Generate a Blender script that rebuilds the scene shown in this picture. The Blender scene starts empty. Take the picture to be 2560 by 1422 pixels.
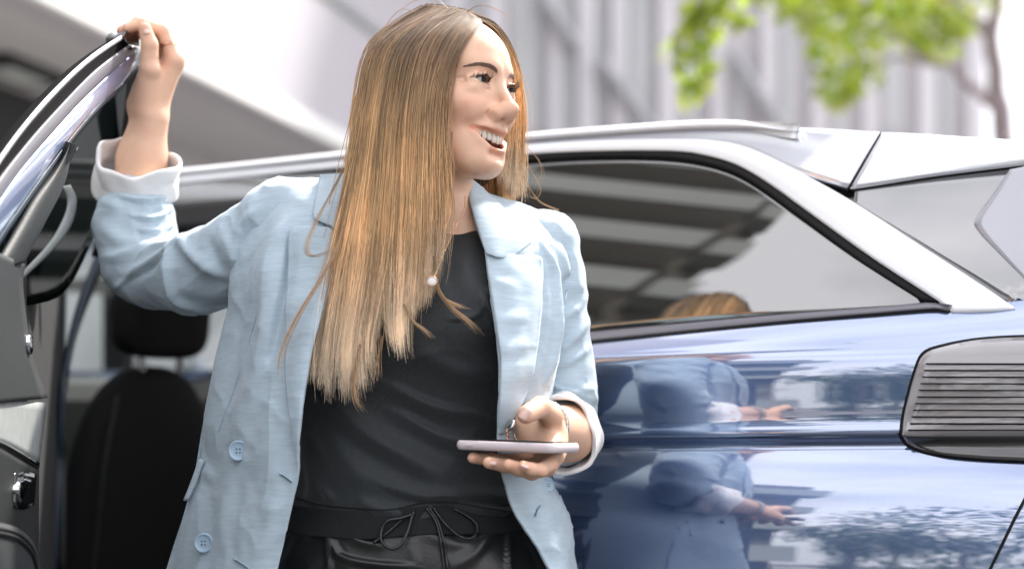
import bpy, math, random
import numpy as np
from mathutils import Vector, Matrix

scene = bpy.context.scene
COL = scene.collection
rng = np.random.default_rng(7)
random.seed(7)

# ------------------------------------------------------------------ camera
FP = 4320.0            # focal length in photograph pixels (2560 wide)
CAMY, CAMZ = -2.4, 1.14
cam_data = bpy.data.cameras.new('camera')
cam = bpy.data.objects.new('camera', cam_data)
COL.objects.link(cam)
cam.location = (0, CAMY, CAMZ)
cam.rotation_euler = (math.radians(90), 0, 0)
cam_data.sensor_width = 36.0
cam_data.lens = 36.0 * FP / 2560.0
cam_data.shift_y = 289.0 / 2560.0
cam_data.clip_start = 0.05
cam_data.clip_end = 900
cam_data.dof.use_dof = True
cam_data.dof.focus_distance = 2.36
cam_data.dof.aperture_fstop = 2.2
scene.camera = cam

# ------------------------------------------------------------------ sky and sun
SUN_EL, SUN_AZ = math.radians(48), math.radians(38)      # azimuth from +Y towards +X
world = bpy.data.worlds.new('World')
scene.world = world
world.use_nodes = True
wn, wl = world.node_tree.nodes, world.node_tree.links
wn.clear()
w_out = wn.new('ShaderNodeOutputWorld')
w_bg = wn.new('ShaderNodeBackground')
w_sky = wn.new('ShaderNodeTexSky')
w_sky.sky_type = 'NISHITA'
w_sky.sun_disc = False
w_sky.sun_elevation = SUN_EL
w_sky.sun_rotation = SUN_AZ
w_sky.air_density = 1.0
w_sky.dust_density = 2.5
w_tc = wn.new('ShaderNodeTexCoord')
w_map = wn.new('ShaderNodeMapping')
w_map.inputs['Scale'].default_value = (1.0, 1.0, 2.6)
w_no = wn.new('ShaderNodeTexNoise')
w_no.inputs['Scale'].default_value = 2.1
w_no.inputs['Detail'].default_value = 7
w_no.inputs['Roughness'].default_value = 0.52
w_ramp = wn.new('ShaderNodeValToRGB')
w_ramp.color_ramp.elements[0].position = 0.30
w_ramp.color_ramp.elements[0].color = (0.45, 0.45, 0.45, 1)
w_ramp.color_ramp.elements[1].position = 0.62
w_ramp.color_ramp.elements[1].color = (1, 1, 1, 1)
w_mix = wn.new('ShaderNodeMix')
w_mix.data_type = 'RGBA'
w_mix.inputs['B'].default_value = (11.2, 11.1, 11.6, 1)
wl.new(w_tc.outputs['Generated'], w_map.inputs['Vector'])
wl.new(w_map.outputs['Vector'], w_no.inputs['Vector'])
wl.new(w_no.outputs['Fac'], w_ramp.inputs['Fac'])
wl.new(w_ramp.outputs['Color'], w_mix.inputs['Factor'])
wl.new(w_sky.outputs['Color'], w_mix.inputs['A'])
wl.new(w_mix.outputs['Result'], w_bg.inputs['Color'])
w_bg.inputs['Strength'].default_value = 0.10
wl.new(w_bg.outputs['Background'], w_out.inputs['Surface'])

sun_data = bpy.data.lights.new('sun', 'SUN')
sun = bpy.data.objects.new('sun', sun_data)
COL.objects.link(sun)
sun_data.energy = 4.0
sun_data.angle = math.radians(4)
sun_data.color = (1.0, 0.95, 0.88)
_sd = Vector((math.sin(SUN_AZ) * math.cos(SUN_EL), math.cos(SUN_AZ) * math.cos(SUN_EL), math.sin(SUN_EL)))
sun.rotation_euler = (-_sd).to_track_quat('-Z', 'Y').to_euler()
sun.location = (5, 8, 10)

scene.view_settings.view_transform = 'Standard'
scene.view_settings.look = 'None'
scene.view_settings.gamma = 1
scene.view_settings.use_curve_mapping = False
scene.view_settings.exposure = 1.1
scene.render.engine = 'CYCLES'
scene.cycles.use_denoising = True
scene.cycles.max_bounces = 10
scene.cycles.transparent_max_bounces = 12
scene.cycles.caustics_reflective = False
scene.cycles.caustics_refractive = False

# ------------------------------------------------------------------ helpers
def P(px, py, d):
    """world point seen at photo pixel (px,py), d metres from the camera plane"""
    return np.array([(px - 1280) / FP * d, d + CAMY, CAMZ - (py - 1000) / FP * d])

def PA(a):
    a = np.asarray(a, float)
    d = a[..., 2]
    return np.stack([(a[..., 0] - 1280) / FP * d, d + CAMY, CAMZ - (a[..., 1] - 1000) / FP * d], -1)

def tag(o, label=None, cat=None, group=None, kind=None):
    if label: o['label'] = label
    if cat: o['category'] = cat
    if group: o['group'] = group
    if kind: o['kind'] = kind
    return o

def thing(name, label, cat, loc=(0, 0, 0), group=None):
    o = bpy.data.objects.new(name, None)
    o.empty_display_size = 0.1
    COL.objects.link(o)
    o.location = loc
    return tag(o, label, cat, group)

def attach(o, parent):
    o.parent = parent
    if parent is not None and parent.parent is None:
        o.matrix_parent_inverse = Matrix.Translation(-Vector(parent.location))

def mesh(name, V, F, mat, parent=None, smooth=True, cols=None):
    """one mesh object from vertices, polygons (list, or int array of quads/tris)"""
    V = np.asarray(V, np.float32).reshape(-1, 3)
    me = bpy.data.meshes.new(name)
    if isinstance(F, np.ndarray):
        n, k = F.shape
        me.vertices.add(len(V)); me.vertices.foreach_set('co', V.ravel())
        me.loops.add(n * k); me.loops.foreach_set('vertex_index', F.astype(np.int32).ravel())
        me.polygons.add(n)
        me.polygons.foreach_set('loop_start', np.arange(0, n * k, k, dtype=np.int32))
        me.polygons.foreach_set('loop_total', np.full(n, k, np.int32))
        me.update(calc_edges=True)
    else:
        me.from_pydata(V.tolist(), [], [tuple(int(i) for i in f) for f in F])
    if smooth:
        me.polygons.foreach_set('use_smooth', np.ones(len(me.polygons), bool))
    if cols is not None:
        at = me.color_attributes.new('tint', 'FLOAT_COLOR', 'POINT')
        c = np.ones((len(V), 4), np.float32); c[:, :3] = cols
        at.data.foreach_set('color', c.ravel())
    me.materials.append(mat)
    o = bpy.data.objects.new(name, me)
    COL.objects.link(o)
    if parent is not None: attach(o, parent)
    return o

def catmull(pts, n):
    """n samples along a Catmull-Rom curve through pts (k,dim), arc-length spaced"""
    p = np.asarray(pts, float)
    if len(p) == 2:
        t = np.linspace(0, 1, n)[:, None]
        return p[0] * (1 - t) + p[1] * t
    q = np.vstack([2 * p[0] - p[1], p, 2 * p[-1] - p[-2]])
    out = []
    for i in range(len(p) - 1):
        a, b, c, d = q[i:i + 4]
        t = np.linspace(0, 1, 24, endpoint=False)[:, None]
        out.append(0.5 * (2 * b + (c - a) * t + (2 * a - 5 * b + 4 * c - d) * t ** 2 + (3 * b - a - 3 * c + d) * t ** 3))
    out = np.vstack(out + [p[-1:]])
    L = np.concatenate([[0], np.cumsum(np.linalg.norm(np.diff(out, axis=0), axis=1))])
    u = np.linspace(0, L[-1], n)
    return np.stack([np.interp(u, L, out[:, k]) for k in range(out.shape[1])], 1)

def interp_rows(rows, vals, n):
    """smooth resample of per-row control data: rows (k,) increasing, vals (k,m) -> (n,), (n,m)"""
    rows = np.asarray(rows, float); vals = np.asarray(vals, float)
    u = np.linspace(rows[0], rows[-1], n)
    m = np.gradient(vals, rows, axis=0)
    i = np.clip(np.searchsorted(rows, u, side='right') - 1, 0, len(rows) - 2)
    h = (rows[i + 1] - rows[i])[:, None]; t = ((u - rows[i])[:, None]) / h
    a, b = vals[i], vals[i + 1]
    return u, (2*t**3-3*t**2+1)*a + (t**3-2*t**2+t)*h*m[i] + (-2*t**3+3*t**2)*b + (t**3-t**2)*h*m[i+1]

def grid_faces(nu, nv, wrap_v=False, base=0):
    i = np.arange(nu - 1)[:, None]; j = np.arange(nv if wrap_v else nv - 1)[None, :]
    j2 = (j + 1) % nv
    f = np.stack(np.broadcast_arrays(i * nv + j, (i + 1) * nv + j, (i + 1) * nv + j2, i * nv + j2), -1)
    return f.reshape(-1, 4) + base

def grid_normals(G, wrap_v=False):
    du = np.gradient(G, axis=0)
    if wrap_v:
        dv = np.roll(G, -1, 1) - np.roll(G, 1, 1)
    else:
        dv = np.gradient(G, axis=1)
    n = np.cross(du, dv)
    return n / (np.linalg.norm(n, axis=-1, keepdims=True) + 1e-12)

def towards_cam(G, N):
    c = np.array([0, CAMY, CAMZ])
    s = np.sign(((c - G) * N).sum(-1).mean()) or 1
    return N * s

def shell(name, G, thick, mat, parent=None, smooth=True, cols=None, direction=None):
    """open grid (nu,nv,3) given real thickness: second sheet behind it plus closed rims"""
    nu, nv, _ = G.shape
    N = towards_cam(G, grid_normals(G)) if direction is None else np.broadcast_to(np.asarray(direction, float), G.shape)
    B = G - N * thick
    V = np.vstack([G.reshape(-1, 3), B.reshape(-1, 3)])
    f1 = grid_faces(nu, nv); f2 = grid_faces(nu, nv, base=nu * nv)[:, ::-1]
    k = nu * nv
    rim = []
    idx = np.arange(k).reshape(nu, nv)
    for line in (idx[0, :], idx[-1, ::-1], idx[::-1, 0], idx[:, -1]):
        a, b = line[:-1], line[1:]
        rim.append(np.stack([a, b, b + k, a + k], 1))
    F = np.vstack([f1, f2] + rim)
    # consistent outward orientation
    n0 = np.cross(V[f1[:, 2]] - V[f1[:, 0]], V[f1[:, 3]] - V[f1[:, 1]]).mean(0)
    if (n0 * N.reshape(-1, 3).mean(0)).sum() < 0: F = F[:, ::-1]
    if cols is not None: cols = np.vstack([cols.reshape(-1, 3)] * 2)
    return mesh(name, V, F, mat, parent, smooth, cols)

def frames(C):
    T = np.gradient(C, axis=0); T /= np.linalg.norm(T, axis=1, keepdims=True) + 1e-12
    up = np.array([0, 0, 1.0]) if abs(T[0, 2]) < 0.9 else np.array([0, 1.0, 0])
    A = []
    a = np.cross(T[0], up); a /= np.linalg.norm(a)
    for t in T:
        a = a - t * (a @ t); a /= np.linalg.norm(a) + 1e-12
        A.append(a)
    A = np.array(A); B = np.cross(T, A)
    return T, A, B

def tube_geo(C, r, sides=8, flat=1.0, caps=True):
    C = np.asarray(C, float); n = len(C)
    r = np.broadcast_to(np.asarray(r, float), (n,))
    T, A, B = frames(C)
    th = np.linspace(0, 2 * np.pi, sides, endpoint=False)
    V = C[:, None] + r[:, None, None] * (np.cos(th)[None, :, None] * A[:, None] + flat * np.sin(th)[None, :, None] * B[:, None])
    F = [tuple(f) for f in grid_faces(n, sides, True)]
    if caps:
        F.append(tuple(range(sides))); F.append(tuple(range((n - 1) * sides, n * sides))[::-1])
    return V.reshape(-1, 3), F

def tube(name, pts, r, mat, parent=None, n=32, sides=8, flat=1.0, closed=False):
    C = catmull(pts, n)
    rr = r if np.isscalar(r) else np.interp(np.linspace(0, 1, n), np.linspace(0, 1, len(r)), r)
    V, F = tube_geo(C, rr, sides, flat)
    return mesh(name, V, F, mat, parent)

class MB:
    """collects boxes, prisms and tubes into one mesh"""
    def __init__(s): s.V = []; s.F = []
    def add(s, V, F):
        b = len(s.V); s.V += [tuple(map(float, v)) for v in V]; s.F += [tuple(int(i) + b for i in f) for f in F]
    def box(s, x0, x1, y0, y1, z0, z1, rot=None, org=(0, 0, 0)):
        V = np.array([(x, y, z) for x in (x0, x1) for y in (y0, y1) for z in (z0, z1)], float)
        if rot is not None: V = V @ np.asarray(rot).T
        V = V + np.asarray(org)
        s.add(V, [(0, 1, 3, 2), (4, 6, 7, 5), (0, 4, 5, 1), (2, 3, 7, 6), (0, 2, 6, 4), (1, 5, 7, 3)])
    def tube(s, pts, r, sides=8, n=None, flat=1.0):
        C = catmull(pts, n or max(2, len(pts)))
        rr = r if np.isscalar(r) else np.interp(np.linspace(0, 1, len(C)), np.linspace(0, 1, len(r)), r)
        V, F = tube_geo(C, rr, sides, flat); s.add(V, F)
    def build(s, name, mat, parent=None, smooth=False, bevel=0.0):
        o = mesh(name, np.array(s.V), s.F, mat, parent, smooth)
        if bevel:
            m = o.modifiers.new('bevel', 'BEVEL'); m.width = bevel; m.segments = 2; m.limit_method = 'ANGLE'
        return o

def copy_tree(o, parent=None, delta=None):
    c = o.copy(); COL.objects.link(c)
    if parent is not None: c.parent = parent
    if delta is not None and parent is None: c.location = Vector(o.location) + Vector(delta)
    for ch in o.children: copy_tree(ch, c)
    return c

def wavy(p, seed, n=10, lo=5, hi=30, aniso=(1, 1, 1)):
    """smooth pseudo-noise in -1..1 from summed sines; p (...,3)"""
    r = np.random.default_rng(seed)
    out = np.zeros(p.shape[:-1]); tot = 0
    for _ in range(n):
        k = r.normal(size=3); k /= np.linalg.norm(k); k *= np.asarray(aniso)
        f = math.exp(r.uniform(math.log(lo), math.log(hi)))
        a = 1 / f ** 0.6
        out += a * np.sin(p @ (k * f * 2 * np.pi) + r.uniform(0, 6.28)); tot += a * a
    return out / math.sqrt(tot) * 0.8

def sstep(a, b, x):
    t = np.clip((x - a) / (b - a), 0, 1)
    return t * t * (3 - 2 * t)

# ------------------------------------------------------------------ signed distance modelling
def sd_sph(p, c, r): return np.linalg.norm(p - c, axis=1) - r
def sd_ell(p, c, r, R=None):
    q = p - np.asarray(c)
    if R is not None: q = q @ R
    r = np.asarray(r, float)
    k0 = np.linalg.norm(q / r, axis=1); k1 = np.linalg.norm(q / (r * r), axis=1)
    return k0 * (k0 - 1) / (k1 + 1e-9)
def sd_cap(p, a, b, ra, rb=None):
    rb = ra if rb is None else rb
    a = np.asarray(a, float); b = np.asarray(b, float); ab = b - a
    t = np.clip(((p - a) @ ab) / (ab @ ab + 1e-12), 0, 1)
    return np.linalg.norm(p - (a + t[:, None] * ab), axis=1) - (ra + (rb - ra) * t)
def smin(a, b, k):
    h = np.maximum(k - np.abs(a - b), 0) / k
    return np.minimum(a, b) - h * h * k * 0.25
def smax(a, b, k): return -smin(-a, -b, k)
def chain(p, pts, rad, k):
    f = None
    for i in range(len(pts) - 1):
        g = sd_cap(p, pts[i], pts[i + 1], rad[i], rad[i + 1])
        f = g if f is None else smin(f, g, k)
    return f

def nets(fn, lo, hi, h):
    """naive surface nets over a sparse sampling of fn; returns verts, quads"""
    B = 8
    lo = np.asarray(lo, float); n = (np.ceil((np.asarray(hi, float) - lo) / h / B).astype(int)) * B
    nb = n // B
    bc = np.stack(np.meshgrid(*[np.arange(k) for k in nb], indexing='ij'), -1).reshape(-1, 3)
    cen = lo + (bc * B + (B - 1) / 2) * h
    fv = fn(cen)
    keep = np.abs(fv) < B * h * 1.25
    F = np.where(fv < 0, -1.0, 1.0).astype(np.float32).reshape(nb)
    F = F.repeat(B, 0).repeat(B, 1).repeat(B, 2)
    off = np.stack(np.meshgrid(*[np.arange(B)] * 3, indexing='ij'), -1).reshape(-1, 3)
    kb = bc[keep]
    for s in range(0, len(kb), 600):
        ii = (kb[s:s + 600, None] * B + off[None]).reshape(-1, 3)
        F[ii[:, 0], ii[:, 1], ii[:, 2]] = fn(lo + ii * h)
    I = F < 0
    c8 = [(a, b, c) for a in (0, 1) for b in (0, 1) for c in (0, 1)]
    cnt = sum(I[a:n[0] - 1 + a, b:n[1] - 1 + b, c:n[2] - 1 + c].astype(np.int8) for a, b, c in c8)
    cells = np.argwhere((cnt > 0) & (cnt < 8))
    val = np.stack([F[cells[:, 0] + a, cells[:, 1] + b, cells[:, 2] + c] for a, b, c in c8], 1)
    c8a = np.array(c8, float)
    pos = np.zeros((len(cells), 3)); w = np.zeros(len(cells))
    for i in range(8):
        for j in range(i + 1, 8):
            if np.abs(c8a[i] - c8a[j]).sum() != 1: continue
            x = (val[:, i] < 0) != (val[:, j] < 0)
            t = val[:, i] / (val[:, i] - val[:, j] + 1e-20)
            q = c8a[i] + (c8a[j] - c8a[i]) * t[:, None]
            pos[x] += q[x]; w[x] += 1
    V = lo + (cells + pos / w[:, None]) * h
    ID = -np.ones(n, np.int64); ID[cells[:, 0], cells[:, 1], cells[:, 2]] = np.arange(len(cells))
    quads = []
    for ax in range(3):
        a0 = [slice(None)] * 3; a1 = [slice(None)] * 3
        a0[ax] = slice(0, -1); a1[ax] = slice(1, None)
        d = I[tuple(a0)] != I[tuple(a1)]
        e = np.argwhere(d)
        o1, o2 = (ax + 1) % 3, (ax + 2) % 3
        e = e[(e[:, o1] > 0) & (e[:, o2] > 0)]
        def idc(s1, s2):
            q = e.copy(); q[:, o1] += s1; q[:, o2] += s2
            return ID[q[:, 0], q[:, 1], q[:, 2]]
        Q = np.stack([idc(-1, -1), idc(0, -1), idc(0, 0), idc(-1, 0)], 1)
        ins = I[e[:, 0], e[:, 1], e[:, 2]]
        Q[~ins] = Q[~ins][:, ::-1]
        quads.append(Q)
    Q = np.vstack(quads)
    return V, Q[(Q >= 0).all(1)]

def relax(V, Q, it=2, lam=0.5):
    """light Laplacian smoothing of a quad mesh"""
    E = np.vstack([Q[:, [0, 1]], Q[:, [1, 2]], Q[:, [2, 3]], Q[:, [3, 0]]])
    E = np.vstack([E, E[:, ::-1]])
    deg = np.bincount(E[:, 0], minlength=len(V))[:, None].astype(float)
    for _ in range(it):
        S = np.stack([np.bincount(E[:, 0], V[E[:, 1], k], len(V)) for k in range(3)], 1)
        V = V + lam * (S / np.maximum(deg, 1) - V)
    return V

def vnormals(V, Q):
    n = np.cross(V[Q[:, 2]] - V[Q[:, 0]], V[Q[:, 3]] - V[Q[:, 1]])
    N = np.zeros_like(V)
    for k in range(4):
        for c in range(3): N[:, c] += np.bincount(Q[:, k], n[:, c], len(V))
    return N / (np.linalg.norm(N, axis=1, keepdims=True) + 1e-12)

# ------------------------------------------------------------------ materials
def new_mat(name):
    m = bpy.data.materials.new(name); m.use_nodes = True
    b = m.node_tree.nodes['Principled BSDF']
    return m, b, m.node_tree.nodes, m.node_tree.links

def mat(name, col, rough=0.5, metal=0.0, coat=0.0, var=0.06, scale=30.0, bump=0.0, bscale=None, spec=None, sheen=0.0, tint=False,
        stretch=None, coat_rough=0.03, trans=0.0, emit=None, emit_s=0.0, bdist=0.002):
    """procedural surface: colour broken up by noise, optional fine bump"""
    m, b, N, L = new_mat(name)
    tc = N.new('ShaderNodeTexCoord'); mp = N.new('ShaderNodeMapping')
    if stretch: mp.inputs['Scale'].default_value = stretch
    L.new(tc.outputs['Object'], mp.inputs['Vector'])
    no = N.new('ShaderNodeTexNoise'); no.inputs['Scale'].default_value = scale; no.inputs['Detail'].default_value = 5
    L.new(mp.outputs['Vector'], no.inputs['Vector'])
    mx = N.new('ShaderNodeMix'); mx.data_type = 'RGBA'
    mx.inputs['A'].default_value = tuple(c * (1 - var) for c in col) + (1,)
    mx.inputs['B'].default_value = tuple(min(1, c * (1 + var)) for c in col) + (1,)
    L.new(no.outputs['Fac'], mx.inputs['Factor'])
    out = mx.outputs['Result']
    if tint:
        at = N.new('ShaderNodeVertexColor'); at.layer_name = 'tint'
        mm = N.new('ShaderNodeMix'); mm.data_type = 'RGBA'; mm.blend_type = 'MULTIPLY'; mm.inputs['Factor'].default_value = 1
        L.new(out, mm.inputs['A']); L.new(at.outputs['Color'], mm.inputs['B']); out = mm.outputs['Result']
    L.new(out, b.inputs['Base Color'])
    b.inputs['Roughness'].default_value = rough
    b.inputs['Metallic'].default_value = metal
    b.inputs['Coat Weight'].default_value = coat
    b.inputs['Coat Roughness'].default_value = coat_rough
    b.inputs['Transmission Weight'].default_value = trans
    if spec is not None: b.inputs['Specular IOR Level'].default_value = spec
    if sheen: b.inputs['Sheen Weight'].default_value = sheen
    if emit: b.inputs['Emission Color'].default_value = emit + (1,); b.inputs['Emission Strength'].default_value = emit_s
    if bump:
        n2 = N.new('ShaderNodeTexNoise'); n2.inputs['Scale'].default_value = bscale or scale * 8; n2.inputs['Detail'].default_value = 4
        L.new(mp.outputs['Vector'], n2.inputs['Vector'])
        bp = N.new('ShaderNodeBump'); bp.inputs['Strength'].default_value = bump; bp.inputs['Distance'].default_value = bdist
        L.new(n2.outputs['Fac'], bp.inputs['Height']); L.new(bp.outputs['Normal'], b.inputs['Normal'])
    return m
# ------------------------------------------------------------------ material library
M = {}
M['asphalt'] = mat('asphalt', (0.06, 0.06, 0.062), 0.9, var=0.35, scale=60, bump=0.5, bscale=300)
M['paving'] = mat('paving', (0.30, 0.29, 0.28), 0.85, var=0.15, scale=9, bump=0.3, bscale=120)
M['kerb'] = mat('kerb', (0.36, 0.35, 0.34), 0.85, var=0.15, scale=14, bump=0.3)
M['plaster'] = mat('pale_plaster', (0.44, 0.42, 0.455), 0.8, var=0.04, scale=2.0, bump=0.15, bscale=60)
M['plaster_warm'] = mat('warm_plaster', (0.60, 0.575, 0.59), 0.8, var=0.06, scale=1.2, bump=0.15, bscale=60)
M['soffit'] = mat('soffit_board', (0.50, 0.485, 0.49), 0.8, var=0.05, scale=1.5, bump=0.1, bscale=50)
M['pilaster'] = mat('pale_stone', (0.64, 0.615, 0.65), 0.8, var=0.08, scale=1.5, bump=0.15, bscale=60)
M['shadow_bar'] = mat('pale_shadow_bar', (0.40, 0.40, 0.42), 0.6)
M['white_wall'] = mat('white_wall', (0.80, 0.80, 0.78), 0.8, var=0.04, scale=3, bump=0.1, bscale=70)
M['dark_open'] = mat('dark_paint_and_shade', (0.02, 0.021, 0.022), 0.8, var=0.2, scale=5)  # near-black of the lamp frame, also painted-in darkness of recesses and gaps
M['concrete'] = mat('concrete', (0.36, 0.345, 0.33), 0.85, var=0.16, scale=1.6, bump=0.25, bscale=40)
M['concrete_dark'] = mat('brown_render', (0.10, 0.092, 0.082), 0.85, var=0.2, scale=2.5, bump=0.2, bscale=40)
M['balcony'] = mat('balcony_front', (0.235, 0.255, 0.25), 0.7, var=0.08, scale=2.0)
M['win_far'] = mat('far_window_glass', (0.50, 0.51, 0.52), 0.3, var=0.15, scale=0.8, spec=0.6)
M['win_dark'] = mat('dark_window_glass', (0.03, 0.035, 0.038), 0.08, var=0.2, scale=0.8, spec=0.6)
M['lamp_glass'] = mat('lamp_glass', (0.62, 0.66, 0.64), 0.3, var=0.05)
M['bark'] = mat('bark', (0.26, 0.21, 0.22), 0.9, var=0.3, scale=14, bump=0.7, bscale=40)

def leaf_mat(name, col):
    m, b, N, L = new_mat(name)
    out = N['Material Output']
    oi = N.new('ShaderNodeVertexColor'); oi.layer_name = 'tint'
    mm = N.new('ShaderNodeMix'); mm.data_type = 'RGBA'; mm.blend_type = 'MULTIPLY'; mm.inputs['Factor'].default_value = 1
    mm.inputs['A'].default_value = col + (1,)
    L.new(oi.outputs['Color'], mm.inputs['B'])
    L.new(mm.outputs['Result'], b.inputs['Base Color'])
    b.inputs['Roughness'].default_value = 0.45
    tr = N.new('ShaderNodeBsdfTranslucent')
    m2 = N.new('ShaderNodeMix'); m2.data_type = 'RGBA'; m2.blend_type = 'MULTIPLY'; m2.inputs['Factor'].default_value = 1
    m2.inputs['B'].default_value = (2.2, 2.1, 1.0, 1)
    L.new(mm.outputs['Result'], m2.inputs['A']); L.new(m2.outputs['Result'], tr.inputs['Color'])
    ms = N.new('ShaderNodeMixShader'); ms.inputs['Fac'].default_value = 0.5
    L.new(b.outputs['BSDF'], ms.inputs[1]); L.new(tr.outputs['BSDF'], ms.inputs[2])
    L.new(ms.outputs['Shader'], out.inputs['Surface'])
    return m
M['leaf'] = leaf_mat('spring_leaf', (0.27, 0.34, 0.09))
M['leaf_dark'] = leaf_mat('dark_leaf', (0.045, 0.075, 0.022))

# ------------------------------------------------------------------ car axes (used by the street too)
TH = math.radians(30)
CU = np.array([math.cos(TH), -math.sin(TH), 0.0])      # towards the rear of the car
CN = np.array([-math.sin(TH), -math.cos(TH), 0.0])     # out of the side that faces the camera
CO = np.array([0.114, 0.33, 0.0])                      # origin of the side on the ground
CZ = np.array([0, 0, 1.0])
def car(s, off, z):
    s, off, z = np.broadcast_arrays(np.asarray(s, float), np.asarray(off, float), np.asarray(z, float))
    return CO + s[..., None] * CU + off[..., None] * CN + z[..., None] * CZ
CR = np.stack([CU, CN, CZ], 1)                         # columns: car axes in world

# ------------------------------------------------------------------ ground
b = MB(); b.box(-300, 300, -300, 300, -0.3, 0.0)
tag(b.build('road', M['asphalt']), kind='structure')
# pavement on the far side of the car, with a kerb (car axes: s along street, n towards the camera)
b = MB(); b.box(-40, 40, -60, -2.35, -0.05, 0.13, CR, CO)
tag(b.build('pavement', M['paving']), kind='structure')
b = MB()
for i in range(26): b.box(-13 + i * 1.0 + 0.004, -13 + i * 1.0 + 0.996, -2.345, -2.2, -0.05, 0.125, CR, CO)
tag(b.build('kerb', M['kerb'], bevel=0.01), kind='structure')
b = MB(); b.box(-60, 60, 14.5, 60, -0.05, 0.13, CR, CO)
tag(b.build('opposite_pavement', M['paving']), kind='structure')

# ------------------------------------------------------------------ building with the overhang (left)
ob = thing('overhang_building', 'pale plaster building with a deep overhanging storey and grey soffit, behind the raised hand', 'building', (-3, 10, 0))
E0, E1 = P(100, 0, 10.2), P(870, 380, 16.4)
ed = (E1 - E0); ed[2] = 0; ed /= np.linalg.norm(ed)
en = np.array([ed[1], -ed[0], 0.0])                    # right-hand side of the building (towards the street)
OR = np.stack([ed, en, CZ], 1)
OO = np.array([E0[0], E0[1], 0])
ZS = E0[2]
b = MB(); b.box(-5, 9.5, -0.35, 0.0, ZS + 0.02, ZS + 9, OR, OO); b.build('fascia_wall', M['plaster'], ob)
b = MB(); b.box(-5, 9.5, -0.02, 0.05, ZS - 0.02, ZS + 0.14, OR, OO); b.build('fascia_trim', M['white_wall'], ob, bevel=0.01)
b = MB(); b.box(-5, 9.5, -6.0, -0.352, ZS, ZS + 0.3, OR, OO); b.build('soffit', M['soffit'], ob)
b = MB(); b.box(3.55, 9.5, -1.9, -1.55, 0.13, ZS - 0.002, OR, OO); b.build('ground_floor_wall', M['soffit'], ob)
b = MB(); b.box(-5, 3.545, -3.2, -2.9, 0.13, ZS - 0.002, OR, OO); b.build('recessed_wall', M['dark_open'], ob)  # near-black wall stands in for the darkness under the overhang
b = MB(); b.box(-5, 3.545, -2.0, -1.55, ZS - 0.55, ZS - 0.003, OR, OO); b.build('opening_shade_block', M['dark_open'], ob)  # added dark block, the same painted darkness at the top of the opening
b = MB(); b.box(4.5, 9.4, 0.002, 0.03, ZS + 1.28, ZS + 1.36, OR, OO); b.build('wall_groove', M['balcony'], ob)
# recessed square lamp in the soffit
lc = P(42, 166, 12.2); lq = (lc - OO) @ OR
b = MB(); b.box(lq[0] - 0.46, lq[0] + 0.46, lq[1] - 0.19, lq[1] + 0.19, ZS - 0.07, ZS - 0.003, OR, OO)
lf = b.build('lamp_frame', M['dark_open'], ob)
b = MB(); b.box(lq[0] - 0.28, lq[0] + 0.28, lq[1] - 0.10, lq[1] + 0.10, ZS - 0.085, ZS - 0.072, OR, OO); b.build('lamp_panel', M['lamp_glass'], lf)

# made-up pale wall, added as the bright outside seen through the car
wt = thing('backdrop_wall', 'made-up white low wall, a bright backdrop seen through the car windows', 'wall', (-1.9, 3.9, 0.13))
b = MB()
b.box(-2.75, 0.4, 3.9, 4.1, 0.13, 1.70); b.build('wall_body', M['white_wall'], wt)
b = MB(); b.box(-2.78, 0.43, 3.87, 4.13, 1.702, 1.75); b.build('coping', M['kerb'], wt, bevel=0.01)

# ------------------------------------------------------------------ far facade that closes the street
fb = thing('street_facade', 'pale lavender grey facade of tall pilasters and narrow windows across the end of the street', 'building', (2, 20, 0))
FD = 22.0
fy = FD + CAMY
def fx(px): return (px - 1280) / FP * FD
b = MB(); b.box(fx(840), fx(2462), fy + 0.25, fy + 6, 0, 14); b.build('facade_wall', M['plaster_warm'], fb)
pil = [(1120, 1160), (1215, 1265), (1372, 1402), (1446, 1489), (1528, 1570), (1648, 1690), (1780, 1812), (1905, 1935), (2030, 2062), (2160, 2190), (2300, 2340), (2420, 2462)]
for i, (a, c) in enumerate(pil):
    b = MB(); b.box(fx(a), fx(c), fy, fy + 0.248, 0, 13.9); b.build('pilaster', M['pilaster'], fb)
for i in range(len(pil) - 1):
    a, c = pil[i][1], pil[i + 1][0]
    if c - a < 30: continue
    for fl in range(4):
        z0 = 1.0 + fl * 3.1 + (0.5 if i % 2 else 0)
        w0, w1 = (a + 0.12 * (c - a), c - 0.2 * (c - a)) if a < 1650 else (a + 0.3 * (c - a), a + 0.62 * (c - a))
        b = MB(); b.box(fx(w0), fx(w1), fy + 0.19, fy + 0.247, z0, z0 + (2.5 if a < 1650 else 1.5))
        f = b.build('window', M['win_far'], fb)
        b = MB(); b.box(fx(w0) - 0.05, fx(w1) + 0.05, fy + 0.12, fy + 0.189, z0 - 0.1, z0 - 0.002); b.build('sill', M['plaster'], f)
for k, (x0, y0, x1, y1) in enumerate([(1340, -30, 1440, 110), (1500, 150, 1640, 330), (1830, 130, 1960, 330)]):  # slanted bars stand in for diagonal shadow lines on the facade
    p0, p1 = P(x0, y0, FD - 0.12), P(x1, y1, FD - 0.12)
    b = MB(); b.tube([p0, p1], 0.09, 6); b.build('shadow_line_bar', M['shadow_bar'], fb)

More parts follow.
